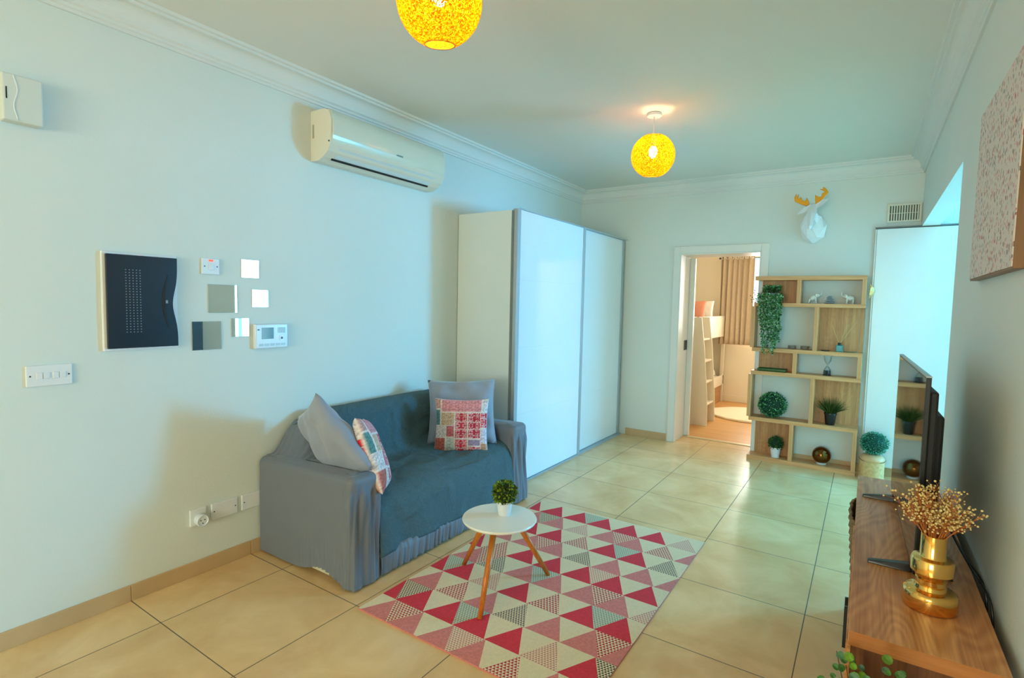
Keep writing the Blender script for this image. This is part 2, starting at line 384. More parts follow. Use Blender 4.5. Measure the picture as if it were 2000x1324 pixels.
def pillow(name, size, thick, mats, parent, c, U, V, n=22, pinch=.10, wr=.004, matfn=None, rnd=.0):
    """size (su,sv); U,V axes"""
    U = Vector(U).normalized(); V = Vector(V); V = (V-U*V.dot(U)).normalized(); N = U.cross(V); c = Vector(c)
    mb = MB(); su, sv = size
    for side in (1, -1):
        k0 = len(mb.v)
        for j in range(n+1):
            for i in range(n+1):
                u = 2*i/n-1; v = 2*j/n-1
                eu = 1-pinch*(1-v*v)*.9*abs(u)**3*0 - pinch*(1-abs(v)**2)*abs(u)**2*.6
                ev = 1-pinch*(1-abs(u)**2)*abs(v)**2*.6
                prof_ = (max(0, 1-u*u)*max(0, 1-v*v))**.42
                h = thick*.5*prof_
                w_ = wr*noise.noise(Vector((u*2.2+size[0]*9, v*2.2+side*3, c.x*5)))*2*min(1, prof_*2)
                mb.v.append(tuple(c+U*(u*eu*su/2)+V*(v*ev*sv/2)+N*(side*h+w_)))
        for j in range(n):
            for i in range(n):
                a = k0+j*(n+1)+i
                q = (a, a+1, a+n+2, a+n+1) if side == 1 else (a, a+n+1, a+n+2, a+1)
                mb.f.append(q); mb.m.append(matfn(i/n, j/n, side) if matfn else 0)
    return mb.build(name, mats, parent, smooth=True, weld=True)
o = pillow('pillow', (.44, .30), .14, mat('pale_pink_pillowcase', (240, 160, 132), .8), None, (1.12, 4.62, 1.42), (1, .05, 0), (0, .35, 1))
tag(o, 'pale pink pillow standing on the top bunk in the bedroom', 'pillow')
o = pillow('pillow', (.36, .32), .14, mat('white_pillowcase', (244, 240, 232), .8), None, (1.14, 5.15, 1.42), (1, .1, 0), (0, .4, 1))
tag(o, 'white pillow on the top bunk, behind the pink one', 'pillow')
o = pillow('pillow', (.5, .34), .15, mat('white_pillowcase', (244, 240, 232), .8), None, (1.15, 5.5, .56), (.1, 1, 0), (-.6, 0, 1))
tag(o, 'white pillow lying on the lower bunk in the bedroom', 'pillow')
mb = MB(); n = 40; rr = random.Random(3)
ring = [(1.95+.57*math.cos(2*PI*i/n)*(1+.03*math.sin(5*i)), 4.98+.52*math.sin(2*PI*i/n)*(1+.02*math.cos(3*i))) for i in range(n)]
mb.prism(ring, 'z', .0005, .028)
tag(mb.build('rug', mat('cream_shaggy_pile', (246, 230, 196), .95, nvar=.06, nscale=60, bump=.8, bscale=200), bevel=.01), 'round cream shaggy rug on the orange bedroom floor', 'rug')

# ---------------------------------------------------------------- wardrobe
t = thing('wardrobe', (.59, 1.75, 0), 'tall white wardrobe with two glossy sliding doors and grey aluminium edges', 'wardrobe')
B(XL+.004, .825, .63, 2.86, .0, 2.195).build('body', M_board, t, bevel=.002)
B(.828, .895, .645, 2.85, 0, .018).build('floor_track', M_alu, t)
B(.828, .895, .645, 2.85, 2.196, 2.205).build('top_track', M_alu, t)
def sliding(y0, y1, x0, x1):
    dd = B(x0, x1, y0+.045, y1-.045, .022, 2.195).build('sliding_door', M_gloss, t, bevel=.0015)
    for z in (.58, 1.12, 1.655): B(x1, x1+.0008, y0+.045, y1-.045, z-.0012, z+.0012).build('panel_seam', mat('seam_grey', (214, 222, 220), .3), dd)
    B(x0-.004, x1+.006, y0, y0+.045, .02, 2.2).build('edge_profile', M_alu, dd, bevel=.002)
    B(x0-.004, x1+.006, y1-.045, y1, .02, 2.2).build('edge_profile', M_alu, dd, bevel=.002)
sliding(.61, 1.80, .868, .892)
sliding(1.77, 2.855, .835, .857)

# ---------------------------------------------------------------- bookshelf
def shelf():
    t = thing('bookshelf', (2.7, 2.82, 0), 'tall zigzag oak bookshelf with open and backed compartments beside the doorway', 'bookshelf')
    y0, y1 = 2.72, 2.895
    for z0, z1 in ((0, .042), (.385, .421), (.835, .871), (1.06, 1.096), (1.492, 1.527), (1.741, 1.779)):
        B(2.258, 3.157, y0, y1, z0, z1).build('shelf_board', oakx, t, bevel=.0012)
    e = .0006
    for x0, z0, z1 in ((2.617, .042, .385), (3.121, .042, .385), (2.769, .421, .835), (2.238, .421, .835), (2.613, .871, 1.06), (3.121, .871, 1.06),
                       (2.769, 1.096, 1.492), (2.238, 1.096, 1.492), (2.616, 1.527, 1.741), (3.121, 1.527, 1.741)):
        B(x0, x0+.034, y0+e, y1, z0, z1).build('upright', oakz, t, bevel=.0012)
    for xa, xb, z0, z1 in ((2.30, 2.617, .042, .385), (2.803, 3.155, .421, .835), (2.30, 2.613, .871, 1.06), (2.803, 3.155, 1.096, 1.492), (2.30, 2.616, 1.527, 1.741)):
        B(xa, xb, y1-.012, y1-.002, z0, z1).build('back_panel', oakback, t)
shelf()

# foliage materials
def leafmat(name, c, c2=None):
    if name in MATS: return MATS[name]
    m = mat(name, c, .5, nvar=.35, nscale=60); return m
G_dark = leafmat('dark_boxwood', (32, 104, 66)); G_lite = leafmat('light_boxwood', (110, 190, 116)); G_teal = leafmat('teal_boxwood', (20, 128, 96)); G_teal2 = leafmat('pale_teal_boxwood', (90, 196, 160))
G_g1 = leafmat('fresh_green', (92, 124, 16)); G_g2 = leafmat('deep_green', (38, 66, 12)); G_g3 = leafmat('lime_green', (140, 168, 30))
G_vine = leafmat('vine_green', (78, 146, 76)); G_vine2 = leafmat('grey_green_vine', (164, 200, 168)); G_stem = leafmat('stem_green', (40, 62, 22))

def leafball(name, c, r, mats, parent, n, L, w, seed=1, zmin=-2, flat=1):
    R_ = random.Random(seed); mb = MB(); c = Vector(c)
    for i in range(n):
        z = 1-2*(i+.5)/n; a = i*2.399963; s_ = math.sqrt(1-z*z); d = Vector((s_*math.cos(a), s_*math.sin(a), z))
        if z < zmin: continue
        p = c+Vector((d.x, d.y, d.z*flat))*r*(.86+.1*R_.random())
        j = (d*.9+Vector((R_.uniform(-1, 1), R_.uniform(-1, 1), R_.uniform(-1, 1)))*.75)
        mb.leaf(p, j, (R_.uniform(-1, 1), R_.uniform(-1, 1), R_.uniform(-1, 1)), L*(.7+.6*R_.random()), w, R_.choice(range(len(mats)-1)) if R_.random() < .9 else 0)
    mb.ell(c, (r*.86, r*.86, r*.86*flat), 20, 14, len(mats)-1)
    return mb.build(name, mats, parent)

# ---- things on the shelf
t = thing('boxwood_ball', (2.452, 2.81, .421), 'dark green leafy boxwood ball sitting in a left compartment of the oak bookshelf', 'decorative plant')
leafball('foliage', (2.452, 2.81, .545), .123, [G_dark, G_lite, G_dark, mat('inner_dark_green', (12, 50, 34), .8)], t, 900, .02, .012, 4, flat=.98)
t = thing('potted_grass', (2.938, 2.80, .421), 'dark feathery grass plant in a small black pot on the bookshelf', 'potted plant')
MB().disc([(.037, 0), (.048, .095), (.052, .095), (.052, .11), (.046, .11), (.044, .095)], (2.938, 2.80, .421)).build('pot', M_black, t, split=38)
mb = MB(); R_ = random.Random(5)
for i in range(330):
    a = R_.uniform(0, 2*PI); e = R_.uniform(.1, 1.05); L = R_.uniform(.08, .15)
    d = Vector((math.sin(e)*math.cos(a), math.sin(e)*math.sin(a)*.55, math.cos(e)))
    p = Vector((2.938+.02*math.cos(a), 2.80+.02*math.sin(a), .52)); q = p+d*L*.6; s_ = q+(d+Vector((0, 0, -.2))).normalized()*L*.5
    mb.tube([p, q, s_], [.0016, .0013, .0003], 3, R_.choice((0, 0, 1)), cap=False)
mb.build('grass', [leafmat('dusky_green', (40, 70, 24)), leafmat('yellow_green', (110, 120, 40))], t)
def smallpot(x, y, z, s, name, label, seed, mats):
    t = thing(name, (x, y, z), label, 'potted plant')
    MB().disc([(.034*s, 0), (.046*s, .088*s), (.049*s, .088*s), (.049*s, .098*s), (.044*s, .098*s), (.042*s, .085*s)], (x, y, z)).build('pot', M_pot, t, split=38)
    return t
t = smallpot(2.502, 2.79, .042, 1.0, 'potted_boxwood', 'small round green plant in a white pot in the bottom left bookshelf compartment', 3, None)
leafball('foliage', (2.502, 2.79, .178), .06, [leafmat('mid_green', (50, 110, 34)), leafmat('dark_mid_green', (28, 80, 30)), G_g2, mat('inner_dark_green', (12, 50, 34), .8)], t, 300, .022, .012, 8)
t = thing('bronze_globe', (2.888, 2.80, .042), 'dark bronze glass globe lamp resting in the bottom bookshelf compartment', 'lamp')
MB().disc([(.04, 0), (.042, .014), (.03, .018)], (2.888, 2.80, .042)).build('base', mat('clear_base', (220, 216, 206), .2), t, smooth=True)
MB().ell((2.888, 2.80, .128), (.078, .078, .078), 32, 20).build('globe', mat('bronze_mirror_glass', (120, 78, 36), .07, metal=.95), t, smooth=True)
# green tray
mb = MB().box(2.31, 2.56, 2.745, 2.87, .871, .879)
for q in ((2.31, 2.56, 2.745, 2.752), (2.31, 2.56, 2.863, 2.87), (2.31, 2.317, 2.752, 2.863), (2.553, 2.56, 2.752, 2.863)): mb.box(*q, .879, .897)
tag(mb.build('tray', mat('dark_green_lacquer', (10, 84, 22), .3), bevel=.003), 'shallow dark green rectangular tray in a left bookshelf compartment', 'tray')
# hourglass
t = thing('hourglass', (2.892, 2.80, .871), 'small glass hourglass filled with black sand on the bookshelf', 'hourglass')
MB().disc([(.034, 0), (.034, .006)], (2.892, 2.80, .871), 24).build('base', M_black, t)
M_clear = bpy.data.materials.new('clear_glass'); M_clear.use_nodes = True; nt = M_clear.node_tree; nt.nodes.clear()
out = nd(nt, 'ShaderNodeOutputMaterial'); mx = nd(nt, 'ShaderNodeMixShader'); tr = nd(nt, 'ShaderNodeBsdfTransparent'); gl = nd(nt, 'ShaderNodeBsdfGlossy'); lw = nd(nt, 'ShaderNodeLayerWeight')
lw.inputs[0].default_value = .35; gl.inputs['Roughness'].default_value = .03; tr.inputs[0].default_value = (.93, .96, .96, 1)
nt.links.new(lw.outputs['Facing'], mx.inputs[0]); nt.links.new(tr.outputs[0], mx.inputs[1]); nt.links.new(gl.outputs[0], mx.inputs[2]); nt.links.new(mx.outputs[0], out.inputs[0])
hp = [(.031, .006), (.032, .03), (.028, .055), (.015, .078), (.0035, .092), (.0035, .096), (.015, .112), (.028, .135), (.032, .155), (.031, .178)]
MB().lathe(hp, (2.892, 2.80, .871), 28).build('glass', M_clear, t, smooth=True)
MB().disc([(.029, .007), (.03, .03), (.027, .045)], (2.892, 2.80, .871), 24).build('sand', M_black, t)
MB().disc([(.034, .178), (.034, .184)], (2.892, 2.80, .871), 24).build('cap', mat('pale_cap', (215, 222, 222), .3), t)
# diffuser
t = thing('reed_diffuser', (2.976, 2.80, 1.096), 'teal glass reed diffuser with thin wooden sticks on the bookshelf', 'diffuser')
B(2.948, 3.004, 2.772, 2.828, 1.096, 1.155).build('bottle', mat('teal_glass', (10, 148, 150), .1), t, bevel=.006)
MB().disc([(.013, 0), (.013, .022)], (2.976, 2.80, 1.155), 16).build('collar', M_black, t)
reed = mat('pale_reed', (226, 184, 120), .6)
for dx, dy, dz in ((-.068, .0, .165), (.052, .01, .18), (.062, -.01, .175), (.088, .0, .145), (.045, .02, .165)):
    MB().tube([(2.976+dx*.06, 2.80, 1.17), (2.976+dx, 2.80+dy, 1.17+dz)], .0018, 6).build('reed', reed, t)
o = MB().disc([(.03, 0), (.04, .008), (.036, .008)], (2.868, 2.775, 1.096), 24).build('dish', mat('dark_slate', (40, 44, 48), .4), smooth=True)
tag(o, 'small flat dark dish on the bookshelf left of the teal diffuser', 'dish')
o = MB().disc([(.035, 0), (.055, .006), (.05, .006)], (3.06, 2.79, 1.096), 28).build('dish', mat('green_glass', (110, 150, 110), .15), smooth=True)
tag(o, 'flat green glass dish on the bookshelf right of the teal diffuser', 'dish')
for i, (x, lb) in enumerate(((2.595, 'clear glass tealight holder near the trailing plant, left of the two'), (2.70, 'clear glass tealight holder right of the other, in the open compartment'))):
    mb = MB().lathe([(.0001, .004), (.036, .004), (.038, .034), (.034, .034), (.033, .008), (.0001, .008)], (x, 2.80, 1.0962), 24)
    t = thing('tealight_holder', (x, 2.80, 1.096), lb, 'candle holder')
    mb.build('glass', M_clear, t, smooth=True)
    MB().disc([(.018, 0), (.018, .013)], (x, 2.80, 1.1045), 16).build('tealight', mat('pale_wax', (206, 196, 180), .5), t)
# stones
t = thing('stone_stack', (2.878, 2.80, 1.527), 'stack of smooth silver grey stones between two elephant figurines', 'ornament')
M_stone = mat('silver_stone', (168, 174, 176), .3, metal=.3); z = 1.527
for rx, rz in ((.043, .0095), (.037, .0085), (.03, .0075), (.024, .007), (.017, .0055)):
    MB().ell((2.878+random.uniform(-.004, .004), 2.80, z+rz), (rx, rx*.7, rz), 20, 10).build('stone', M_stone, t, smooth=True); z += 2*rz-.0008
def elephant(x, y, z, s, sgn, pose, label):
    P = lambda a, b, c_: (x+sgn*a*s, y+b*s, z+c_*s)
    mb = MB()
    tilt = Matrix.Rotation(-sgn*(.5 if pose else .12), 3, 'Y')
    mb.ell(P(0, 0, .052), (.036*s, .022*s, .024*s), 14, 10, 0, tilt)
    mb.ell(P(.036, 0, .075 if pose else .066), (.019*s, .017*s, .019*s), 12, 8)
    hz = .075 if pose else .066
    mb.tube([P(.05, 0, hz), P(.063, 0, hz+.004), P(.068, 0, hz+.02), P(.064, 0, hz+.036), P(.07, 0, hz+.044)], [.008*s, .006*s, .005*s, .004*s, .003*s], 8)
    for b in (-.014, .014):
        mb.tube([P(-.024, b, .042), P(-.032 if pose else -.024, b, .018), P(-.036 if pose else -.024, b, 0)], [.011*s, .008*s, .009*s], 8)
        mb.tube([P(.02, b, .05), P(.024, b, .02), P(.03 if pose else .022, b, 0)], [.010*s, .007*s, .0085*s], 8)
        mb.ell(P(.028, b*1.35, hz+.001), (.012*s, .003*s, .015*s), 10, 8)
    mb.tube([P(-.034, 0, .05), P(-.042, 0, .035), P(-.043, 0, .025)], [.002*s, .0016*s, .002*s], 6)
    o = mb.build('elephant_figurine', mat('ivory_ceramic', (236, 232, 214), .35), smooth=True)
    return tag(o, label, 'figurine')
elephant(2.745, 2.80, 1.5275, 1.0, 1, True, 'ivory elephant figurine striding with raised head, left of the stone stack')
elephant(3.035, 2.80, 1.5275, 1.0, -1, False, 'ivory elephant figurine with raised trunk, right of the stone stack')

# trailing vine
t = thing('trailing_plant', (2.405, 2.79, 1.527), 'trailing ivy plant in a pale pot spilling from the top left bookshelf compartment', 'potted plant')
MB().disc([(.035, 0), (.05, .09), (.053, .095), (.047, .095)], (2.405, 2.79, 1.527)).build('pot', M_pot, t)
mb = MB(); st = MB(); R_ = random.Random(11)
for i in range(60):
    a = R_.uniform(-PI, PI); sx = R_.uniform(-.108, .1); end = R_.choice((1.42, 1.36, 1.28, 1.25, 1.2, 1.14, 1.1, 1.06)) if sx > -.095 else R_.uniform(1.3, 1.55)
    if sx > .06: end = max(end, 1.2)
    yy = R_.uniform(2.66, 2.712)
    pts = [Vector((2.405+sx*.2, 2.78, 1.61)), Vector((2.405+sx*.6, 2.74, 1.66+R_.uniform(-.01, .025))), Vector((2.405+sx, yy, 1.60))]
    z = 1.60
    while z > end:
        z -= .03; pts.append(Vector((2.405+sx*(1-.35*(1.6-z)/.55)+.008*math.sin(z*40+i)+(.0 if z > 1.3 else .012), yy+.004*math.cos(z*50+i), z)))
    st.tube(pts, .0012, 4, cap=False)
    for k, p in enumerate(pts[1:]):
        for q in range(3):
            d = Vector((R_.uniform(-1, 1), R_.uniform(-1, .2), R_.uniform(-.9, .4)))
            mb.leaf(p+Vector((0, 0, R_.uniform(-.015, .015))), d, (R_.uniform(-.4, .4), -1, R_.uniform(-.2, .8)), R_.uniform(.014, .024), R_.uniform(.010, .016), R_.choice((0, 0, 1, 2)))
for i in range(150):
    d = Vector((R_.uniform(-1, 1), R_.uniform(-1, .3), R_.uniform(.1, 1))); mb.leaf((2.405+R_.uniform(-.07, .07), 2.77+R_.uniform(-.06, .03), 1.64+R_.uniform(-.02, .04)), d, (0, -1, 1), .025, .014, R_.choice((0, 2, 2)))
for i in range(14):
    mb.leaf((2.26+R_.uniform(-.03, .04), 2.72+R_.uniform(-.03, .02), 1.60+R_.uniform(-.07, .05)), (R_.uniform(-1, 0), -.5, R_.uniform(-.4, .5)), (0, -1, 0), .018, .01, 2)
mb.build('foliage', [G_vine, G_vine2, leafmat('dark_vine', (30, 84, 34))], t)
st.build('stems', G_stem, t)

# gold ornament next to shelf
R_ = random.Random(2)
t = MB(); c0 = Vector((3.176, 2.80, 1.643)); pts = []
for j, (r, z) in enumerate(((.001, -.062), (.03, -.035), (.042, .0), (.03, .035), (.001, .062))):
    for k in range(6): pts.append(c0+Vector((max(0, r*math.cos(k*PI/3+.3*j)), r*math.sin(k*PI/3+.3*j), z)))
t.add(pts, [(j*6+k, j*6+(k+1) % 6, (j+1)*6+(k+1) % 6, (j+1)*6+k) for j in range(4) for k in range(6)])
tag(t.build('faceted_ornament', mat('pale_gold_paint', (240, 190, 128), .25, metal=.6)), 'small faceted gold ornament on the upper right side of the bookshelf', 'ornament')

# lantern basket and teal ball
t = thing('lantern', (3.275, 2.72, 0), 'tan perforated drum lantern with wire handle on the floor beside the bookshelf', 'lantern')
M_tan = mat('tan_perforated_metal', (224, 178, 118), .55, nvar=.18, nscale=45, bump=.6, bscale=120)
M_tan2 = mat('tan_metal', (226, 176, 124), .5)
MB().disc([(.088, 0), (.094, .012), (.094, .03)], (3.275, 2.72, 0), 36).build('base', M_tan2, t, split=38)
MB().lathe([(.092, .03), (.093, .165)], (3.275, 2.72, 0), 36).build('drum', M_tan, t, smooth=True)
MB().disc([(.095, .165), (.096, .18), (.088, .20), (.07, .215), (.05, .222)], (3.275, 2.72, 0), 36).build('shoulder', M_tan2, t, smooth=True)
P = [(3.275+.098*math.cos(a), 2.72-.055*math.sin(a)-.03, .19-.018*math.sin(a)*1.5) for a in [PI*k/16 for k in range(17)]]
MB().tube(P, .0018, 6).build('wire_handle', M_screw, t, smooth=True)
t = thing('boxwood_ball', (3.285, 2.72, .222), 'teal green leafy ball resting on top of the tan lantern', 'decorative plant')
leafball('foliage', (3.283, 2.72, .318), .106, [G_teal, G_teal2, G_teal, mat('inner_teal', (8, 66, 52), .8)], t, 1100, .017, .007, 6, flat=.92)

# tall white panel door leaning before the back wall
t = thing('tall_cabinet', (3.5, 2.88, 0), 'tall plain white cabinet door front standing in the corner beside the bookshelf', 'cabinet')
B(3.205, 3.98, 2.872, 2.900, .085, 2.19).build('door_front', mat('white_satin_panel', (236, 240, 238), .3), t, bevel=.002)
B(3.192, 3.2035, 2.876, 2.900, .085, 2.19).build('side_strip', M_board, t, bevel=.001)
B(3.19, 3.98, 2.865, 2.902, 2.194, 2.206).build('top_rail', mat('grey_rail', (96, 108, 108), .4, metal=.5), t)
B(3.192, 3.98, 2.885, 2.901, .079, .084).build('bottom_rail', M_board, t)
for k in (0, 1): pass

# vent grille
t = thing('air_vent', (3.39, 2.90, 2.24), 'white slatted wall vent high on the back wall above the tall cabinet', 'vent')
fr = MB().box(3.27, 3.51, 2.894, YB, 2.245, 2.26).box(3.27, 3.51, 2.894, YB, 2.388, 2.403).box(3.27, 3.286, 2.894, YB, 2.26, 2.388).box(3.494, 3.51, 2.894, YB, 2.26, 2.388).box(3.286, 3.494, 2.896, 2.903, 2.32, 2.325)
fr.build('frame', M_offwhite, t, bevel=.002)
mb = MB()
for k in range(11): x = 3.296+k*.0185; mb.box(x, x+.009, 2.898, 2.91, 2.26, 2.388)
mb.build('slats', M_offwhite, t)
B(3.286, 3.494, 2.911, 2.9138, 2.26, 2.388).build('duct_backing', mat('duct_grey', (120, 128, 116), .8), t)

# deer head
def deer():
    t = thing('deer_head', (2.70, 2.9, 2.25), 'faceted white stag head with gold antlers mounted on the back wall', 'wall ornament')
    X, Z = 2.712, 2.27
    mb = MB()
    rings = [  # (center offset x, y, z, rx, rz): from wall to neck to head
        (0, 2.9135, -.045, .085, .13), (0, 2.84, -.05, .112, .135), (-.004, 2.77, -.03, .092, .12), (-.006, 2.715, .03, .052, .085), (-.008, 2.675, .075, .04, .062)]
    n = 7; vs = []
    for j, (dx, y, dz, rx, rz) in enumerate(rings):
        for k in range(n):
            a = 2*PI*k/n+.45*j; vs.append((X+dx+rx*math.sin(a), y+(.0 if j == 0 else .012*math.cos(a*2)), Z+dz+rz*math.cos(a)))
    fs = []
    for j in range(len(rings)-1):
        for k in range(n):
            a, b, c_, d_ = j*n+k, j*n+(k+1) % n, (j+1)*n+(k+1) % n, (j+1)*n+k; fs += [(a, b, c_), (a, c_, d_)]
    fs.append(tuple(range((len(rings)-1)*n, len(rings)*n)))
    mb.add(vs, fs)
    # head: forehead to muzzle, pointing down and out
    H = [(0, 2.70, .155, .026, .02), (-.002, 2.675, .115, .040, .034), (-.004, 2.645, .07, .042, .036), (-.006, 2.60, 0, .030, .028), (-.008, 2.565, -.055, .024, .024), (-.008, 2.555, -.085, .016, .016)]
    vs = []; n = 6
    for dx, y, dz, rx, ry in H:
        for k in range(n):
            a = 2*PI*k/n+PI/6; vs.append((X+dx+rx*math.cos(a), y+ry*math.sin(a), Z+dz+ry*.35*math.sin(a)))
    fs = [tuple(range(n)), tuple(range(len(H)*n-1, len(H)*n-n-1, -1))]
    for j in range(len(H)-1):
        for k in range(n):
            a, b, c_, d_ = j*n+k, j*n+(k+1) % n, (j+1)*n+(k+1) % n, (j+1)*n+k; fs += [(a, b, c_), (a, c_, d_)]
    mb.add(vs, fs)
    mb.build('head', mat('white_faceted_resin', (236, 242, 244), .45), t)
    for s_ in (-1, 1):
        dz = -.012 if s_ < 0 else .05
        e = MB().add([(X+s_*.02, 2.665, Z+.10), (X+s_*.02, 2.675, Z+.145), (X+s_*.075, 2.66, Z+.13+dz), (X+s_*.125, 2.65, Z+.082+dz*2.0), (X+s_*.075, 2.64, Z+.078+dz), (X+s_*.055, 2.70, Z+.105+dz)],
            [(0,1,2,4), (4,2,3), (0,5,1), (1,5,2), (2,5,3), (3,5,4), (4,5,0)])
        e.build('ear', MATS['white_faceted_resin'], t)
        if s_ < 0: poly = [(-.028,.15),(-.052,.135),(-.10,.158),(-.148,.185),(-.155,.222),(-.135,.258),(-.138,.225),(-.118,.252),(-.122,.205),(-.098,.222),(-.09,.195),(-.065,.182),(-.05,.212),(-.036,.18)]
        else: poly = [(.018,.148),(.036,.142),(.065,.17),(.088,.205),(.118,.245),(.092,.285),(.068,.296),(.076,.278),(.045,.278),(.075,.262),(.088,.248),(.066,.24),(.062,.21),(.04,.212),(.012,.232),(.014,.19)]
        MB().prism([(X+a-.003, Z+b_) for a, b_ in poly], 'y', 2.688, 2.706).build('antler', mat('gold_antler', (236, 158, 8), .3, metal=.25), t, bevel=.003, seg=1)
deer()

# ---------------------------------------------------------------- left wall things
def ac():
    t = thing('air_conditioner', (.39, -.27, 2.3), 'cream wall-mounted air conditioner with curved front above the sofa', 'air conditioner')
    y0, y1 = -.79, .235
    body = [(XL, 2.305), (.36, 2.302), (.41, 2.322), (.45, 2.352), (.474, 2.39), (.478, 2.54), (.46, 2.585), (.42, 2.602), (XL, 2.604)]
    MB().prism(body, 'y', y0, y1).build('housing', M_offwhite, t, bevel=.004)
    fp = [(.470, 2.398), (.482, 2.42), (.488, 2.47), (.486, 2.53), (.468, 2.582), (.44, 2.602), (.438, 2.598), (.462, 2.576), (.478, 2.53), (.478, 2.47), (.472, 2.42)]
    MB().prism(fp, 'y', y0+.015, y1-.01).build('front_panel', mat('cream_gloss_panel', (226, 228, 208), .12), t, split=38)
    # louvre along lower slope
    def slope(a, d):  # point on lower slope between (.41,2.322) and (.474,2.39)
        x, z = .405+.062*a, 2.317+.066*a; return (x+.72*d, z-.69*d)
    pts = [slope(.15, .0), slope(.95, .0), slope(.95, .006), slope(.15, .006)]
    MB().prism(pts, 'y', y0+.075, y1-.11).build('louvre', mat('louvre_white', (214, 224, 222), .3), t, bevel=.001)
    pts = [slope(-.05, .0), slope(.1, .0), slope(.1, .003), slope(-.05, .003)]
    MB().prism(pts, 'y', y0+.06, y1-.11).build('air_slot', M_dark, t)
    lg = MB()
    for k in range(7): lg.box(.4883, .4895, -.265+k*.0085, -.2605+k*.0085, 2.437, 2.447)
    lg.build('logo', mat('logo_grey', (120, 130, 130), .5), t)
    B(.31, .325, y0-.001, y0+.001, 2.44, 2.52).build('side_mark', mat('mark_grey', (170, 166, 150), .5), t)
    MB().tube([(.467, y0-.001, 2.405), (.467, y0-.004, 2.405)], .005, 8).build('screw_cap', M_screw, t)
ac()
def plate(name, y0, y1, z0, z1, label, cat, d=.012, screws=True, m_=None):
    t = thing(name, (XL, (y0+y1)/2, z0), label, cat)
    B(XL, XL+d, y0, y1, z0, z1).build('plate', m_ or M_white, t, bevel=.003)
    if screws:
        zc = (z0+z1)/2; 
        for y in (y0+.013, y1-.013): MB().tube([(XL+d-.002, y, zc), (XL+d+.0006, y, zc)], .0035, 10).build('screw', M_screw, t)
    return t
t = plate('light_switch', -2.155, -2.0, 1.078, 1.166, 'white double light switch plate on the left wall below the fuse box', 'switch')
for y in (-2.113, -2.078, ): pass
for k, y in enumerate((-2.112, -2.088, -2.058, -2.034)): B(XL+.011, XL+.0155, y-.0105, y+.0105, 1.108, 1.136).build('rocker', M_white, t, bevel=.0015)
t = plate('isolator_switch', -1.447, -1.357, 1.585, 1.668, 'white switch plate with a red indicator light right of the black fuse box', 'switch')
B(XL+.011, XL+.016, -1.412, -1.388, 1.608, 1.64).build('rocker', M_white, t, bevel=.0015)
mm = bpy.data.materials.new('red_indicator'); mm.use_nodes = True; b = mm.node_tree.nodes['Principled BSDF']; b.inputs['Base Color'].default_value = (1, .08, .02, 1)
b.inputs['Emission Color'].default_value = (1, .1, .03, 1); b.inputs['Emission Strength'].default_value = 1.0
B(XL+.011, XL+.0135, -1.413, -1.39, 1.652, 1.662).build('indicator_light', mm, t)
# fuse box
def fuse():
    y0, y1, z0, z1 = -1.885, -1.57, 1.21, 1.665
    t = thing('fuse_box', (XL, (y0+y1)/2, z0), 'black curved-front fuse box in a white surround on the left wall', 'fuse box')
    B(XL, XL+.018, y0, y1, z0, z1).build('surround', M_white, t, bevel=.004)
    n = 30; poly = []
    for i in range(n+1):
        v = i/n; z = z0+.012+(z1-z0-.024)*v
        poly.append((y1-.006-.022*math.exp(-((v-.48)/.2)**2), z))
    pl = [(y0+.012, z0+.012)]+poly+[(y0+.012, z1-.012)]
    MB().prism(pl, 'x', XL+.018, XL+.034).build('door', mat('black_gloss_plastic', (36, 44, 54), .25), t, bevel=.003)
    P = []
    for i in range(21):
        v = i/20; P.append((XL+.0345, y1-.05-.022*math.sin(PI*v), z0+.10+.26*v))
    MB().tube(P, [.001+.0045*math.sin(PI*i/20) for i in range(21)], 8).build('handle_groove', M_dark, t)
    d = MB()
    for i in range(5):
        for j in range(24): y = y0+.085+i*.0145; z = z0+.085+j*.0125; d.add([(XL+.0343, y, z), (XL+.0343, y+.005, z), (XL+.0343, y+.005, z+.004), (XL+.0343, y, z+.004)], [(0,1,2,3)])
    d.build('dot_grille', mat('dot_grey', (120, 128, 132), .4), t)
    B(XL+.0342, XL+.0358, y1-.062, y1-.052, z0+.222, z0+.237).build('badge', mat('badge_grey', (140, 150, 150), .3), t)
fuse()
t = thing('alarm_box', (XL, -2.14, 2.13), 'white alarm siren box high on the left wall', 'alarm')
B(XL, XL+.058, -2.205, -2.08, 2.14, 2.32).build('housing', mat('alarm_white', (222, 226, 216), .4), t, bevel=.006)
P = [(XL+.0585, -2.165+.006*math.sin(v*2*PI*1.3+2.2), 2.145+.17*v) for v in [i/20 for i in range(21)]]
MB().tube(P, .0022, 6).build('wavy_ridge', M_white, t, smooth=True)
B(XL+.057, XL+.0592, -2.194, -2.190, 2.22, 2.265).build('led_slot', M_dark, t)
M_mir = mat('mirror_silver', (250, 252, 252), .015, metal=1, nvar=.0)
def mirror(y0, y1, z0, z1, label, g):
    t = thing('mirror_tile', (XL, (y0+y1)/2, z0), label, 'mirror', g)
    B(XL, XL+.004, y0, y1, z0, z1).build('backing', mat('mirror_edge', (190, 196, 190), .4), t)
    MB().add([(XL+.0043, y0+.001, z0+.001), (XL+.0043, y1-.001, z0+.001), (XL+.0043, y1-.001, z1-.001), (XL+.0043, y0+.001, z1-.001)], [(0,1,2,3)]).build('mirror_face', M_mir, t)
g = 'square mirror tiles on the left wall'
mirror(-1.235, -1.132, 1.578, 1.678, 'small square mirror tile, topmost of the five on the left wall', g)
mirror(-1.415, -1.260, 1.384, 1.535, 'larger square mirror tile below the red-lit switch, with a bright strip reflected', g)
mirror(-1.175, -1.075, 1.415, 1.514, 'small square mirror tile, rightmost of the five on the left wall', g)
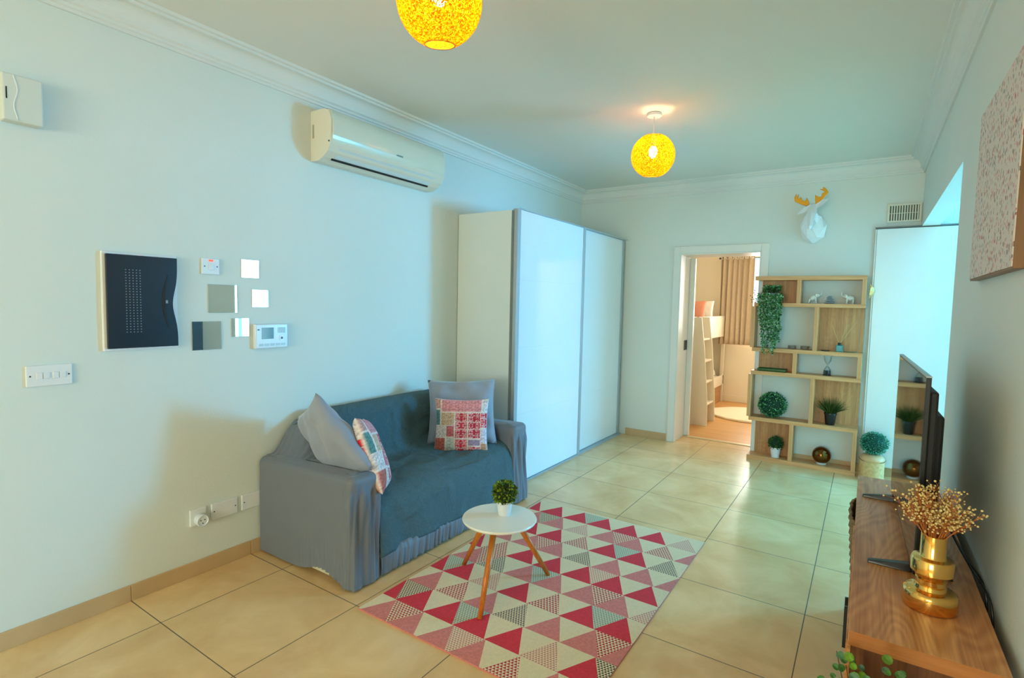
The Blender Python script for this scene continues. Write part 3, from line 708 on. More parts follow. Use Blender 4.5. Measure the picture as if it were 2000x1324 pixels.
mirror(-1.498, -1.349, 1.190, 1.340, 'larger square mirror tile, leftmost and closest to the fuse box', g)
mirror(-1.293, -1.194, 1.253, 1.354, 'small square mirror tile just left of the video intercom', g)
t = thing('video_intercom', (XL, -1.07, 1.18), 'white video intercom panel with screen and buttons on the left wall', 'intercom')
B(XL, XL+.03, -1.172, -.970, 1.180, 1.320).build('housing', mat('intercom_white', (226, 234, 238), .2), t, bevel=.006)
B(XL+.0295, XL+.0312, -1.135, -1.062, 1.235, 1.300).build('screen', mat('intercom_screen', (96, 140, 156), .08), t)
MB().tube([(XL+.029, -1.012, 1.238), (XL+.033, -1.012, 1.238)], .016, 20).build('button', M_white, t)
MB().tube([(XL+.0325, -1.012, 1.238), (XL+.0336, -1.012, 1.238)], .007, 16).build('button', M_screw, t)
for k in range(4): B(XL+.029, XL+.0325, -1.035+k*.013, -1.027+k*.013, 1.268, 1.300).build('button', mat('pale_grey', (190, 204, 208), .3), t)
for k in range(5): B(XL+.029, XL+.032, -1.15+k*.034, -1.125+k*.034, 1.195, 1.208).build('button', mat('pale_grey', (190, 204, 208), .3), t)
B(XL+.0295, XL+.0305, -1.16, -1.148, 1.285, 1.292).build('camera_dot', M_screw, t)
t = plate('wall_socket', -1.527, -1.444, .268, .357, 'single white wall socket low on the left wall, under a plug adapter', 'socket', screws=False)
t = thing('plug_adapter', (XL+.013, -1.487, .28), 'round white travel plug adapter plugged into the low wall socket', 'adapter')
MB().lathe([(.0001, 0), (.028, 0), (.031, .02), (.031, .038), (.027, .040), (.024, .036), (.0001, .036)], (XL+.0125, -1.482, .300), 28, 0, Matrix.Rotation(PI/2, 3, 'Y')).build('body', mat('adapter_white', (232, 240, 244), .35), t, split=38)
for y, z in ((-1.492, .303), (-1.472, .303), (-1.482, .286)): MB().tube([(XL+.048, y, z), (XL+.0492, y, z)], .0032, 8).build('socket_hole', M_dark, t)
plate('blank_plate', -1.418, -1.277, .271, .358, 'blank white double cover plate left of the sofa, beside the plug adapter', 'cover plate', d=.014)
plate('blank_plate', -1.252, -1.111, .272, .358, 'white cover plate half hidden behind the sofa side', 'cover plate', d=.014)

# ---------------------------------------------------------------- sofa
M_arm = mat('grey_stretch_cover', (112, 118, 128), .55, nvar=.03, nscale=8, bump=.05, bscale=400, **{'Sheen Weight': .35, 'Sheen Roughness': .4})
M_seat = mat('blue_grey_throw', (76, 102, 108), .85, nvar=.16, nscale=140, bump=.5, bscale=500)
def wrinkle(m_):
    nt = m_.node_tree; b = nt.nodes['Principled BSDF']; tc = nd(nt, 'ShaderNodeTexCoord'); n = nd(nt, 'ShaderNodeTexNoise')
    n.inputs['Scale'].default_value = 5; n.inputs['Detail'].default_value = 3; n.inputs['Distortion'].default_value = 1.2; nt.links.new(tc.outputs['Object'], n.inputs['Vector'])
    bp = nd(nt, 'ShaderNodeBump'); bp.inputs['Strength'].default_value = .8; bp.inputs['Distance'].default_value = .04; nt.links.new(n.outputs['Fac'], bp.inputs['Height'])
    old = b.inputs['Normal'].links[0].from_node; nt.links.new(bp.outputs[0], old.inputs['Normal'])
wrinkle(M_seat)
def grid_surface(fn, nu, nv, name, m_, parent, **kw):
    mb = MB()
    for j in range(nv+1):
        for i in range(nu+1): mb.v.append(tuple(fn(i/nu, j/nv)))
    for j in range(nv):
        for i in range(nu): a = j*(nu+1)+i; mb.f.append((a, a+1, a+nu+2, a+nu+1)); mb.m.append(0)
    return mb.build(name, m_, parent, smooth=True, **kw)
def sm(a, b, x): t_ = max(0, min(1, (x-a)/(b-a))); return t_*t_*(3-2*t_)
def arm(parent, y0, y1, near):
    # cover cross-section swept round the arm outline: outer side down to hem, over the top, inner side
    s_ = -1 if near else 1     # outer side direction
    yo, yi = (y0, y1) if near else (y1, y0)
    def topz(x): return .565+.018*sm(.5, 1.1, x)-.01*sm(.45, .3, x)
    def fn(u, v):
        # u : path around plan outline from back-outer, along outer side to front, across front to inner; v: from hem up to top then to centre
        L1, L2, L3 = .80, .20, .75; d = u*(L1+L2+L3)
        r = .045
        xb, xf = XL+.02, 1.10
        cx = min(max(d, 0), L1) if d < L1 else L1
        # plan position on rounded rectangle
        if d < L1-r: x, y, nx_, ny_ = xb+d*(xf-xb-0)/L1, yo, 0, s_
        elif d < L1+r:
            a = (d-(L1-r))/(2*r)*PI/2
            x = xf-r*(xf-xb)/L1+ r*math.sin(a)*(1) ; y = yo-s_*r*(1-math.cos(a)); nx_, ny_ = math.sin(a), s_*math.cos(a)
        elif d < L1+L2-r: q = (d-L1-r)/(L2-2*r); x, y, nx_, ny_ = xf, (yo-s_*r)+(yi+s_*r-(yo-s_*r))*q, 1, 0
        elif d < L1+L2+r:
            a = (d-(L1+L2-r))/(2*r)*PI/2; x = xf-r*(1-math.cos(a)); y = yi+s_*r*(1-math.sin(a)); nx_, ny_ = math.cos(a), -s_*math.sin(a)
        else: q = (d-L1-L2-r)/(L3-r); x, y, nx_, ny_ = (xf-r)+(xb-xf+r)*q, yi, 0, -s_
        zt = topz(x); rt = .035
        ym = (yo+yi)/2
        hem = .012
        if d < L1: hem += .052*math.exp(-((d-.56)/.13)**2)
        if v < .8:
            z = hem+(zt-rt-hem)*(v/.8); off = 0
        else:
            a = (v-.8)/.1*PI/2 if v < .9 else PI/2
            a = min(a, PI/2)
            z = zt-rt+rt*math.sin(a); off = -rt*(1-math.cos(a))
            if v > .9:
                off -= (v-.9)/.1*.062; z += .004*sm(.9, 1, v)
        h = v/.8
        # pleats low on the outer side, heavier folds on the front
        pl = 0
        if v < .8:
            pl += .0045*math.sin(d*210)*sm(.42, .0, h)*sm(.35, .5, d)*(1 if d < L1+.02 else .3)
            if L1-.06 < d < L1+L2+.05:
                pl += (.011*math.sin((d-L1)*62+2.8*h)+.006*math.sin((d-L1)*150-4*h))*sm(.0, .2, 1-h)*(.5+.5*h)
                pl += .012*sm(.5, 0, h)
        pl += .003*noise.noise(Vector((d*5, v*3, s_*2.)))
        off += pl
        x += nx_*off; y += ny_*off
        return (x, y, z)
    grid_surface(fn, 300, 60, 'arm_cover', M_arm, parent)
    B(XL+.05, 1.06, min(yo, yi)+.02, max(yo, yi)-.02, .03, .54).build('arm_frame', mat('cream_sofa_fabric', (214, 206, 176), .9), parent)
def sofa():
    t = thing('sofa', (.7, -.33, 0), 'two-seat sofa under a stretchy blue-grey slipcover against the left wall', 'sofa')
    arm(t, -1.15, -.95, True); arm(t, .31, .50, False)
    B(XL+.03, 1.05, -.945, .305, .03, .36).build('base', mat('cream_sofa_fabric', (214, 206, 176), .9), t)
    # back, seat and front covered by one sheet (profile in x,z swept along y)
    prof_ = [(.315, .50), (.32, .70), (.335, .765), (.38, .793), (.44, .785), (.475, .745), (.51, .62), (.55, .50), (.60, .455), (.70, .452), (.90, .448), (1.0, .435), (1.055, .405), (1.085, .35), (1.092, .25), (1.096, .16), (1.099, .112)]
    seg = [0]
    for a, b_ in zip(prof_, prof_[1:]): seg.append(seg[-1]+math.hypot(b_[0]-a[0], b_[1]-a[1]))
    tot = seg[-1]
    def at(s__):
        s__ = s__*tot
        for i in range(len(seg)-1):
            if s__ <= seg[i+1]+1e-9:
                f_ = (s__-seg[i])/(seg[i+1]-seg[i]); a, b_ = prof_[i], prof_[i+1]; return a[0]+(b_[0]-a[0])*f_, a[1]+(b_[1]-a[1])*f_
        return prof_[-1]
    def fn(u, v):
        y = -.955+u*(1.275); x, z = at(v)
        w_ = noise.noise(Vector((u*3.5, v*6, 1.3)))*.024+noise.noise(Vector((u*9, v*11, 4.3)))*.009+.013*max(0, 1-abs(3.2*noise.noise(Vector((u*4+v*5, v*5-u*2, 9.3)))))**3
        if z > .5: z -= .06*sm(.10, .0, u)+.03*sm(.95, 1, u); x += w_*.8
        elif x < 1.04: z += w_*1.2 - .02*math.exp(-((u-.5)/.25)**2)*sm(.55, .75, x)*sm(1.05, .8, x); z += .02*sm(.93, 1, u)+.02*sm(.07, 0, u)
        else:
            x += w_*.7+.008*math.sin(u*26+z*6)*sm(.4, .1, z)
        return (x, y, z)
    grid_surface(fn, 110, 90, 'seat_cover', M_seat, t, solid=.006)
    # gathered skirt at the hem
    def fs_(u, v):
        y = -.955+u*1.275; z = .135-.121*v
        x = 1.086+.017*sm(0, .3, v)+(.0045*math.sin(u*2*PI*30+3.5*math.sin(u*17)+2*v)+.003*math.sin(u*230+v*3+3*math.sin(u*40)))*(.35+.65*v)
        return (x, y, z+.002*math.sin(u*2*PI*19))
    grid_surface(fs_, 420, 8, 'gathered_hem', M_arm, t, solid=.003)
    # cover folds behind the near cushion: fabric sloping from the arm up to the back
    def fb(u, v):
        x = .315+.30*u; y = -1.11+.19*v; z0 = .562; z1 = .735-.16*sm(.4, 1, u)
        z = z0+(z1-z0)*sm(.15, 1, v)+.006*math.sin(u*48+v*6)*v
        return (x, y, z)
    grid_surface(fb, 70, 30, 'corner_cover', M_arm, t, solid=.004)
sofa()

# cushions
M_cg = mat('grey_velvet', (150, 158, 174), .7, nvar=.05, nscale=9, **{'Sheen Weight': .5})
t = pillow('cushion', (.50, .48), .15, M_cg, None, (.745, .15, .675), (.78, .60, .03), (-.27, .27, .9), pinch=.13, wr=.016)
tag(t, 'grey velvet cushion leaning in the far corner of the sofa behind a patterned one', 'cushion')
t = pillow('cushion', (.49, .49), .16, M_cg, None, (.77, -1.005, .69), (.534, .293, -.793), (-.831, .355, -.428), pinch=.12, wr=.016)
tag(t, 'grey velvet cushion standing on its corner against the near sofa arm', 'cushion')

def patch_cushion(name, size, thick, c, U, V, label, seed):
    """patchwork cushion: colours drawn on the weave as a surface pattern"""
    pn = [((0,.80,.12,1),(226,170,160)), ((.12,.74,.88,1),(238,160,170)), ((.88,.74,1,1),(238,226,226)), ((0,.5,.1,.8),(96,150,150)),
          ((.1,.5,.38,.74),(222,190,160)), ((.38,.26,.62,.74),(204,40,70)), ((.62,.26,.86,.74),(196,34,62)), ((.86,.45,1,.74),(228,30,60)),
          ((0,.28,.22,.5),(240,226,226)), ((.22,.28,.38,.5),(222,120,130)), ((.86,.18,1,.45),(230,222,238)), ((0,0,.22,.28),(206,110,96)),
          ((.22,0,.38,.28),(212,220,214)), ((.38,0,.62,.26),(228,40,64)), ((.62,.12,.86,.26),(170,150,180)), ((.62,0,.86,.12),(224,44,70)), ((.86,0,1,.18),(214,160,130))]
    o = pillow(name, size, thick, None, None, c, U, V, n=72, pinch=.12, wr=.005)
    me = o.data; me.materials.clear()
    m_ = bpy.data.materials.get('patchwork_print')
    if not m_:
        m_ = bpy.data.materials.new('patchwork_print'); m_.use_nodes = True; nt = m_.node_tree; b = nt.nodes['Principled BSDF']; b.inputs['Roughness'].default_value = .8
        at_ = nd(nt, 'ShaderNodeAttribute'); at_.attribute_name = 'print'; nt.links.new(at_.outputs['Color'], b.inputs['Base Color'])
    me.materials.append(m_)
    ca = me.color_attributes.new('print', 'FLOAT_COLOR', 'POINT'); n = 72; k = 0; R_ = random.Random(seed)
    for side in (1, -1):
        for j in range(n+1):
            for i in range(n+1):
                u, v = i/n, j/n; uu = 1-u if side < 0 else u; col = (236, 200, 200); cell = None
                for (a, b_, c_, d_), cc in pn:
                    if a <= uu <= c_ and b_ <= v <= d_: col = cc; cell = (a, b_, c_, d_)
                if cell:
                    a, b_, c_, d_ = cell; w_ = c_-a; h_ = d_-b_; q = .12
                    px = ((uu-a) % q)/q-.5; py = ((v-b_) % q)/q-.5; r = math.hypot(px, py); an = math.atan2(py, px)
                    pet = .30+.12*math.cos(6*an)
                    red = col[0]-col[1] > 120
                    if red and (abs(r-pet) < .07 or r < .1): col = (244, 214, 214)
                    elif not red and abs(r-pet) < .06: col = tuple(int(x*.78) for x in col)
                    if min(uu-a, c_-uu, v-b_, d_-v) < .012: col = (242, 226, 222)
                f_ = 1+R_.uniform(-.12, .08); l_ = lin([min(255, x*f_) for x in col])
                if k < len(ca.data): ca.data[k].color = (*l_, 1)
                k += 1
    tag(o, label, 'cushion')
patch_cushion('cushion', (.38, .38), .11, (.84, .03, .605), (.81, .588, 0), (-.14, .16, 1), 'pink and red patchwork cushion in front of the far grey cushion', 1)
patch_cushion('cushion', (.39, .42), .14, (.93, -.865, .62), (-.662, .715, -.225), (-.405, -.088, .91), 'pink patchwork cushion seen edge-on beside the near sofa arm', 2)

# ---------------------------------------------------------------- rug
def rug():
    X0, X1, Y0, Y1 = 1.232, 2.405, -1.215, .515
    S, Hh, XO, YO = .18, .1728, 1.41, .495
    cols = dict(c=(236, 216, 176), r=(220, 54, 68), p=(220, 130, 122))
    mats = [mat('rug_cream', cols['c'], .95, nvar=.05, nscale=90, bump=.5, bscale=300), mat('rug_red', cols['r'], .95, nvar=.10, nscale=90, bump=.5, bscale=300), mat('rug_pink', cols['p'], .95, nvar=.12, nscale=90, bump=.5, bscale=300)]
    def dots(name, bg, fg, p=.0165):
        m = bpy.data.materials.new(name); m.use_nodes = True; nt = m.node_tree; b = nt.nodes['Principled BSDF']; b.inputs['Roughness'].default_value = .95
        g_ = nd(nt, 'ShaderNodeNewGeometry'); sp = nd(nt, 'ShaderNodeSeparateXYZ'); nt.links.new(g_.outputs['Position'], sp.inputs[0])
        yy = mth(nt, 'DIVIDE', sp.outputs[1], p*.86); row = mth(nt, 'FLOOR', yy); fy = mth(nt, 'FRACT', yy)
        xx = mth(nt, 'ADD', mth(nt, 'DIVIDE', sp.outputs[0], p), mth(nt, 'MULTIPLY', row, .5)); fx = mth(nt, 'ABSOLUTE', mth(nt, 'SUBTRACT', mth(nt, 'FRACT', xx), .5))
        k = mth(nt, 'LESS_THAN', fx, mth(nt, 'MULTIPLY', mth(nt, 'SUBTRACT', 1, fy), .46))
        mx = nd(nt, 'ShaderNodeMix'); mx.data_type = 'RGBA'; mx.inputs['A'].default_value = (*lin(bg), 1); mx.inputs['B'].default_value = (*lin(fg), 1)
        nt.links.new(k, mx.inputs['Factor']); nt.links.new(mx.outputs['Result'], b.inputs['Base Color']); return m
    mats += [dots('rug_red_dots', cols['c'], (186, 44, 66)), dots('rug_black_dots', cols['c'], (84, 70, 64), .014), dots('rug_grey_dots', (214, 210, 178), (136, 152, 132), .014), dots('rug_pink_dots', cols['c'], (208, 134, 126), .014)]
    idx = dict(c=0, r=1, p=2, d=3, k=4, t=5, h=6)
    # per band: types of the triangles pointing away (up) starting at lattice column 0, and downs
    ups = {0: 'rrrrrrhr', 1: 'pphppdpp', 2: 'prrdrrkr', 3: 'pppkpppp', 4: 'rdrrrrrr', 5: 'pkpppphp', 6: 'rrhrdrrr', 7: 'pdpkpppp', 8: 'rrrrrhrr', 9: 'ppppdppp'}
    dns = {0: 'ccctcccc', 1: 'ckccdccc', 2: 'ccccctcc', 3: 'ccdccccc', 4: 'dcccchcc', 5: 'cdctcdcc', 6: 'ctccccct'[:6]+'tc', 7: 'ccccccdc', 8: 'ckctccck', 9: 'cdchcccc'}
    mb = MB(); mb.box(X0, X1, Y0, Y1, .0004, .0072, 2)
    def clip(poly):
        for ax, lim, sg in ((0, X0, 1), (0, X1, -1), (1, Y0, 1), (1, Y1, -1)):
            outp = []
            for a, b_ in zip(poly, poly[1:]+poly[:1]):
                ina = sg*(a[ax]-lim) >= 0; inb = sg*(b_[ax]-lim) >= 0
                if ina: outp.append(a)
                if ina != inb: f_ = (lim-a[ax])/(b_[ax]-a[ax]); outp.append((a[0]+(b_[0]-a[0])*f_, a[1]+(b_[1]-a[1])*f_))
            poly = outp
            if len(poly) < 3: return None
        return poly
    def tri(pts, k):
        q = clip(pts)
        if q: mb.add([(a, b_, .0078) for a, b_ in q], [tuple(range(len(q)))], idx[k])
    for n_ in range(-1, 10):
        yt = YO-Hh*n_; yb = yt-Hh
        xo = XO-.18 if n_ % 2 == 0 else XO-.081      # first apex on the far line (column 0)
        for c_ in range(-1, 9):
            x = xo+S*c_
            ku = ups.get(n_, 'c'*9); ku = ku[c_] if 0 <= c_ < len(ku) else ('p' if n_ % 2 else 'r')
            kd = dns.get(n_, 'c'*9); kd = kd[c_] if 0 <= c_ < len(kd) else 'c'
            if n_ < 0: ku = kd = 'c'
            tri([(x, yt), (x-S/2, yb), (x+S/2, yb)], ku)
            tri([(x-S, yt), (x-S/2, yb), (x, yt)], kd)   # triangle left of this apex
    o = mb.build('rug', mats)
    tag(o, 'flat woven rug with red, pink and cream triangles under the coffee table', 'rug')
rug()

# ---------------------------------------------------------------- coffee table
def ctable():
    cx, cy, zt = 1.66, -.668, .375
    t = thing('coffee_table', (cx, cy, .009), 'round white coffee table on three amber wooden legs, standing on the rug', 'table')
    MB().disc([(.15, zt-.018), (.187, zt-.013), (.191, zt-.006), (.188, zt)], (cx, cy, 0), 64).build('tabletop', mat('white_satin_top', (244, 240, 226), .3), t, split=38)
    MB().disc([(.1, 0), (.1, .012)], (cx, cy, zt-.030), 30).build('leg_plate', M_white, t)
    for x, y in ((1.372, -.592), (1.757, -.955), (1.812, -.413)):
        d = Vector((cx-x, cy-y, 0)).normalized(); p = Vector((x, y, .0085)); q = Vector((cx, cy, zt-.03))-d*.095
        MB().tube([p, q], [.0115, .0165], 16).build('leg', legw, t, smooth=True)
    x, y = 1.660, -.625
    t = thing('potted_boxwood', (x, y, zt), 'small bright green boxwood ball in a white pot on the coffee table', 'potted plant')
    MB().disc([(.032, .0005), (.042, .068), (.045, .068), (.045, .075), (.041, .075), (.039, .062)], (x, y, zt), 32).build('pot', M_pot, t)
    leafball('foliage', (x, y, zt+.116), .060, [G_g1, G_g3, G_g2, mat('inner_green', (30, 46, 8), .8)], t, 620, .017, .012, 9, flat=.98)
ctable()

# ---------------------------------------------------------------- pendant lamps
def shade_mat():
    m = bpy.data.materials.new('woven_yellow_string'); m.use_nodes = True; nt = m.node_tree; nt.nodes.clear()
    out = nd(nt, 'ShaderNodeOutputMaterial'); tc = nd(nt, 'ShaderNodeTexCoord')
    n = nd(nt, 'ShaderNodeTexNoise'); n.inputs['Scale'].default_value = 130; n.inputs['Detail'].default_value = 3
    nt.links.new(tc.outputs['Object'], n.inputs['Vector'])
    r = nd(nt, 'ShaderNodeValToRGB'); r.color_ramp.elements[0].position = .38; r.color_ramp.elements[1].position = .55
    r.color_ramp.elements[0].color = (*lin((196, 120, 8)), 1); r.color_ramp.elements[1].color = (*lin((250, 196, 28)), 1)
    nt.links.new(n.outputs['Fac'], r.inputs[0])
    df = nd(nt, 'ShaderNodeBsdfDiffuse'); tl = nd(nt, 'ShaderNodeBsdfTranslucent'); tr = nd(nt, 'ShaderNodeBsdfTransparent')
    nt.links.new(r.outputs[0], df.inputs[0]); nt.links.new(r.outputs[0], tl.inputs[0])
    m1 = nd(nt, 'ShaderNodeMixShader'); m1.inputs[0].default_value = .5; nt.links.new(df.outputs[0], m1.inputs[1]); nt.links.new(tl.outputs[0], m1.inputs[2])
    v = nd(nt, 'ShaderNodeTexNoise'); v.inputs['Scale'].default_value = 260; v.inputs['Detail'].default_value = 1; nt.links.new(tc.outputs['Object'], v.inputs['Vector'])
    m2 = nd(nt, 'ShaderNodeMixShader'); nt.links.new(mth(nt, 'GREATER_THAN', v.outputs['Fac'], .57), m2.inputs[0])
    nt.links.new(m1.outputs[0], m2.inputs[1]); nt.links.new(tr.outputs[0], m2.inputs[2]); nt.links.new(m2.outputs[0], out.inputs[0])
    return m
M_shade = shade_mat()
M_bulb = bpy.data.materials.new('lit_bulb'); M_bulb.use_nodes = True; b = M_bulb.node_tree.nodes['Principled BSDF']
b.inputs['Emission Color'].default_value = (1, .68, .34, 1); b.inputs['Emission Strength'].default_value = 230
def pendant(x, y, zc, label):
    t = thing('pendant_lamp', (x, y, ZC), label, 'lamp', 'yellow globe pendant lamps')
    MB().disc([(.05, -.022), (.05, -.001)], (x, y, ZC), 32).build('ceiling_rose', M_white, t, bevel=.004)
    MB().tube([(x, y, ZC-.02), (x, y, zc+.13)], .003, 8).build('cord', M_white, t)
    MB().disc([(.018, .06), (.018, .13), (.008, .135)], (x, y, zc), 20).build('bulb_holder', M_white, t)
    R = .147; rot = Matrix.Rotation(math.radians(9), 3, Vector((.83, .55, 0)))
    pr = []
    for i in range(37):
        a = math.asin(.36)+(PI-math.asin(.36)-math.asin(.34))*i/36; pr.append((R*math.sin(a), -R*math.cos(a)))
    MB().lathe(pr, (x, y, zc), 56, 0, rot).build('globe_shade', M_shade, t, smooth=True, solid=.0015)
    P = [Vector((x, y, zc))+rot @ Vector((R*.36*math.cos(k*PI/20), R*.36*math.sin(k*PI/20), -R*math.cos(math.asin(.36)))) for k in range(41)]
    MB().tube(P, .0022, 6, cap=False).build('bottom_rim', mat('amber_rim', (206, 132, 10), .6), t, smooth=True)
    MB().ell((x, y, zc+.022), (.030, .030, .038), 20, 14).build('bulb', M_bulb, t, smooth=True)
pendant(1.88, .79, 2.505, 'yellow woven globe pendant lamp hanging near the back wall')
pendant(1.88, -1.42, 2.505, 'yellow woven globe pendant lamp closest to the camera, cut by the top edge')

# ---------------------------------------------------------------- TV sideboard and things on it
def unit():
    t = thing('sideboard', (3.34, -.5, 0), 'long low oak television sideboard against the right wall', 'sideboard')
    y0, y1 = -1.283, .275
    B(3.177, 3.492, y0, y1, .612, .65).build('top', unitw, t, bevel=.0015)
    B(3.178, 3.4915, y0-.0012, y0, .6125, .6495).build('top_edge', unitedge, t)
    x0 = 3.185; x1 = 3.482; zb = .13
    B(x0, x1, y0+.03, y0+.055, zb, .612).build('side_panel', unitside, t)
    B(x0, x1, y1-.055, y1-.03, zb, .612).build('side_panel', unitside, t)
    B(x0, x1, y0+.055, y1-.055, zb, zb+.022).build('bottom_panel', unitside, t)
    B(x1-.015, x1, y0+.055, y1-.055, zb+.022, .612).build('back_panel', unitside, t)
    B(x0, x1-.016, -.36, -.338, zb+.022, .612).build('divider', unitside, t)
    for ya, yb in ((y0+.034, -.812), (-.808, -.352)):
        dd = B(3.172, x0-.001, ya, yb, zb+.004, .607).build('cabinet_door', unitw, t, bevel=.001)
        yh = yb-.03 if ya < -1 else ya+.03
        MB().box(3.162, 3.172, yh-.004, yh+.004, .36, .50).build('door_handle', M_black, dd)
    for x in (3.20, 3.45):
        for y in (y0+.06, y1-.09): B(x, x+.025, y, y+.025, 0, zb).build('leg', M_black, t)
unit()
# woven basket in the open compartment
def basket():
    t = thing('woven_basket', (3.239, -.06, .153), 'braided brown seagrass basket poking out of the sideboard', 'basket')
    wm = mat('seagrass', (150, 116, 76), .8, nvar=.3, nscale=60, bump=.8, bscale=150)
    mb = MB(); n = 44
    for k in range(26):
        z = .16+k*.0166; P = []
        for i in range(n+1):
            a = 2*PI*i/n; ex = .050+.030*k/25; ey = .15+.05*k/25
            cx_ = math.copysign(abs(math.cos(a))**.6, math.cos(a)); sy_ = math.copysign(abs(math.sin(a))**.6, math.sin(a))
            wv = .003*(1 if (i+k) % 2 else -1)
            P.append((3.239+(ex+wv)*cx_*1.0, -.06+(ey+wv)*sy_, z))
        mb.tube(P, .0078, 5, cap=False)
    mb.build('woven_wall', wm, t, smooth=True)
    B(3.185, 3.29, -.20, .08, .153, .162).build('bottom', wm, t)
basket()
def tv():
    a = Vector((3.327, -.915, 0)); b_ = Vector((3.302, .045, 0)); d = (b_-a).normalized(); nrm = Vector((-d.y, d.x, 0))   # -x side
    if nrm.x > 0: nrm = -nrm
    t = thing('television', (3.315, -.43, .65), 'black flat screen television standing on the oak sideboard, seen from its side', 'television')
    L = (b_-a).length
    def bx(s0, s1, f0, f1, z0, z1):
        P = lambda s, f, z: tuple(a+d*s-nrm*f+Vector((0, 0, z)))
        return MB().hexa([P(s0, f0, z0), P(s1, f0, z0), P(s1, f1, z0), P(s0, f1, z0)], [P(s0, f0, z1), P(s1, f0, z1), P(s1, f1, z1), P(s0, f1, z1)])
    bx(0, L, 0, .012, .688, 1.280).build('bezel', M_black, t, bevel=.002)
    bx(.006, L-.006, -.0006, .0, .70, 1.274).build('screen', mat('dark_screen_glass', (8, 9, 10), .03, spec=1.0), t)
    bx(.0, L, -.0015, .013, 1.2785, 1.282).build('metal_trim', M_alu, t)
    bx(.02, L-.02, .012, .034, .70, 1.235).build('back_cover', mat('matte_black_cover', (22, 20, 19), .6), t, bevel=.006)
    bx(.12, L-.12, .034, .064, .72, 1.15).build('electronics_housing', mat('matte_black_cover', (22, 20, 19), .6), t, bevel=.008)
    for s in (.12, L-.11):
        f = MB()
        P = lambda s_, f_, z: tuple(a+d*s_-nrm*f_+Vector((0, 0, z)))
        f.hexa([P(s-.012, -.108, .6503), P(s+.012, -.108, .6503), P(s+.016, .006, .6503), P(s-.016, .006, .6503)], [P(s-.01, -.105, .659), P(s+.01, -.105, .659), P(s+.014, .006, .676), P(s-.014, .006, .676)])
        f.hexa([P(s-.016, .006, .6503), P(s+.016, .006, .6503), P(s+.012, .112, .6503), P(s-.012, .112, .6503)], [P(s-.014, .006, .676), P(s+.014, .006, .676), P(s+.01, .108, .659), P(s-.01, .108, .659)])
        f.hexa([P(s-.02, .0, .67), P(s+.02, .0, .67), P(s+.02, .02, .67), P(s-.02, .02, .67)], [P(s-.02, .0, .72), P(s+.02, .0, .72), P(s+.02, .02, .72), P(s-.02, .02, .72)])
        f.build('foot', M_black, t, bevel=.002)
    t2 = thing('power_cable', (3.49, -.7, .65), 'pair of black cables running from the television over the back of the sideboard', 'cable')
    def sp(P): 
        out = []
        for i in range(len(P)-1):
            p0, p1, p2, p3 = P[max(i-1, 0)], P[i], P[i+1], P[min(i+2, len(P)-1)]
            for k in range(8):
                u = k/8; out.append(tuple(.5*((2*p1[c])+(-p0[c]+p2[c])*u+(2*p0[c]-5*p1[c]+4*p2[c]-p3[c])*u*u+(-p0[c]+3*p1[c]-3*p2[c]+p3[c])*u**3) for c in range(3)))
        return out+[P[-1]]
    for q in (0, .03): MB().tube(sp([(3.385, -.15-q, .90), (3.415, -.36-q, .80), (3.442, -.58-q, .745), (3.468, -.76-q*2, .715), (3.500, -.86-q*3, .668), (3.5055, -.88-q*3, .50), (3.5055, -.88-q*3, .30)]), .0032, 8).build('cable', M_black, t2, smooth=True)
tv()
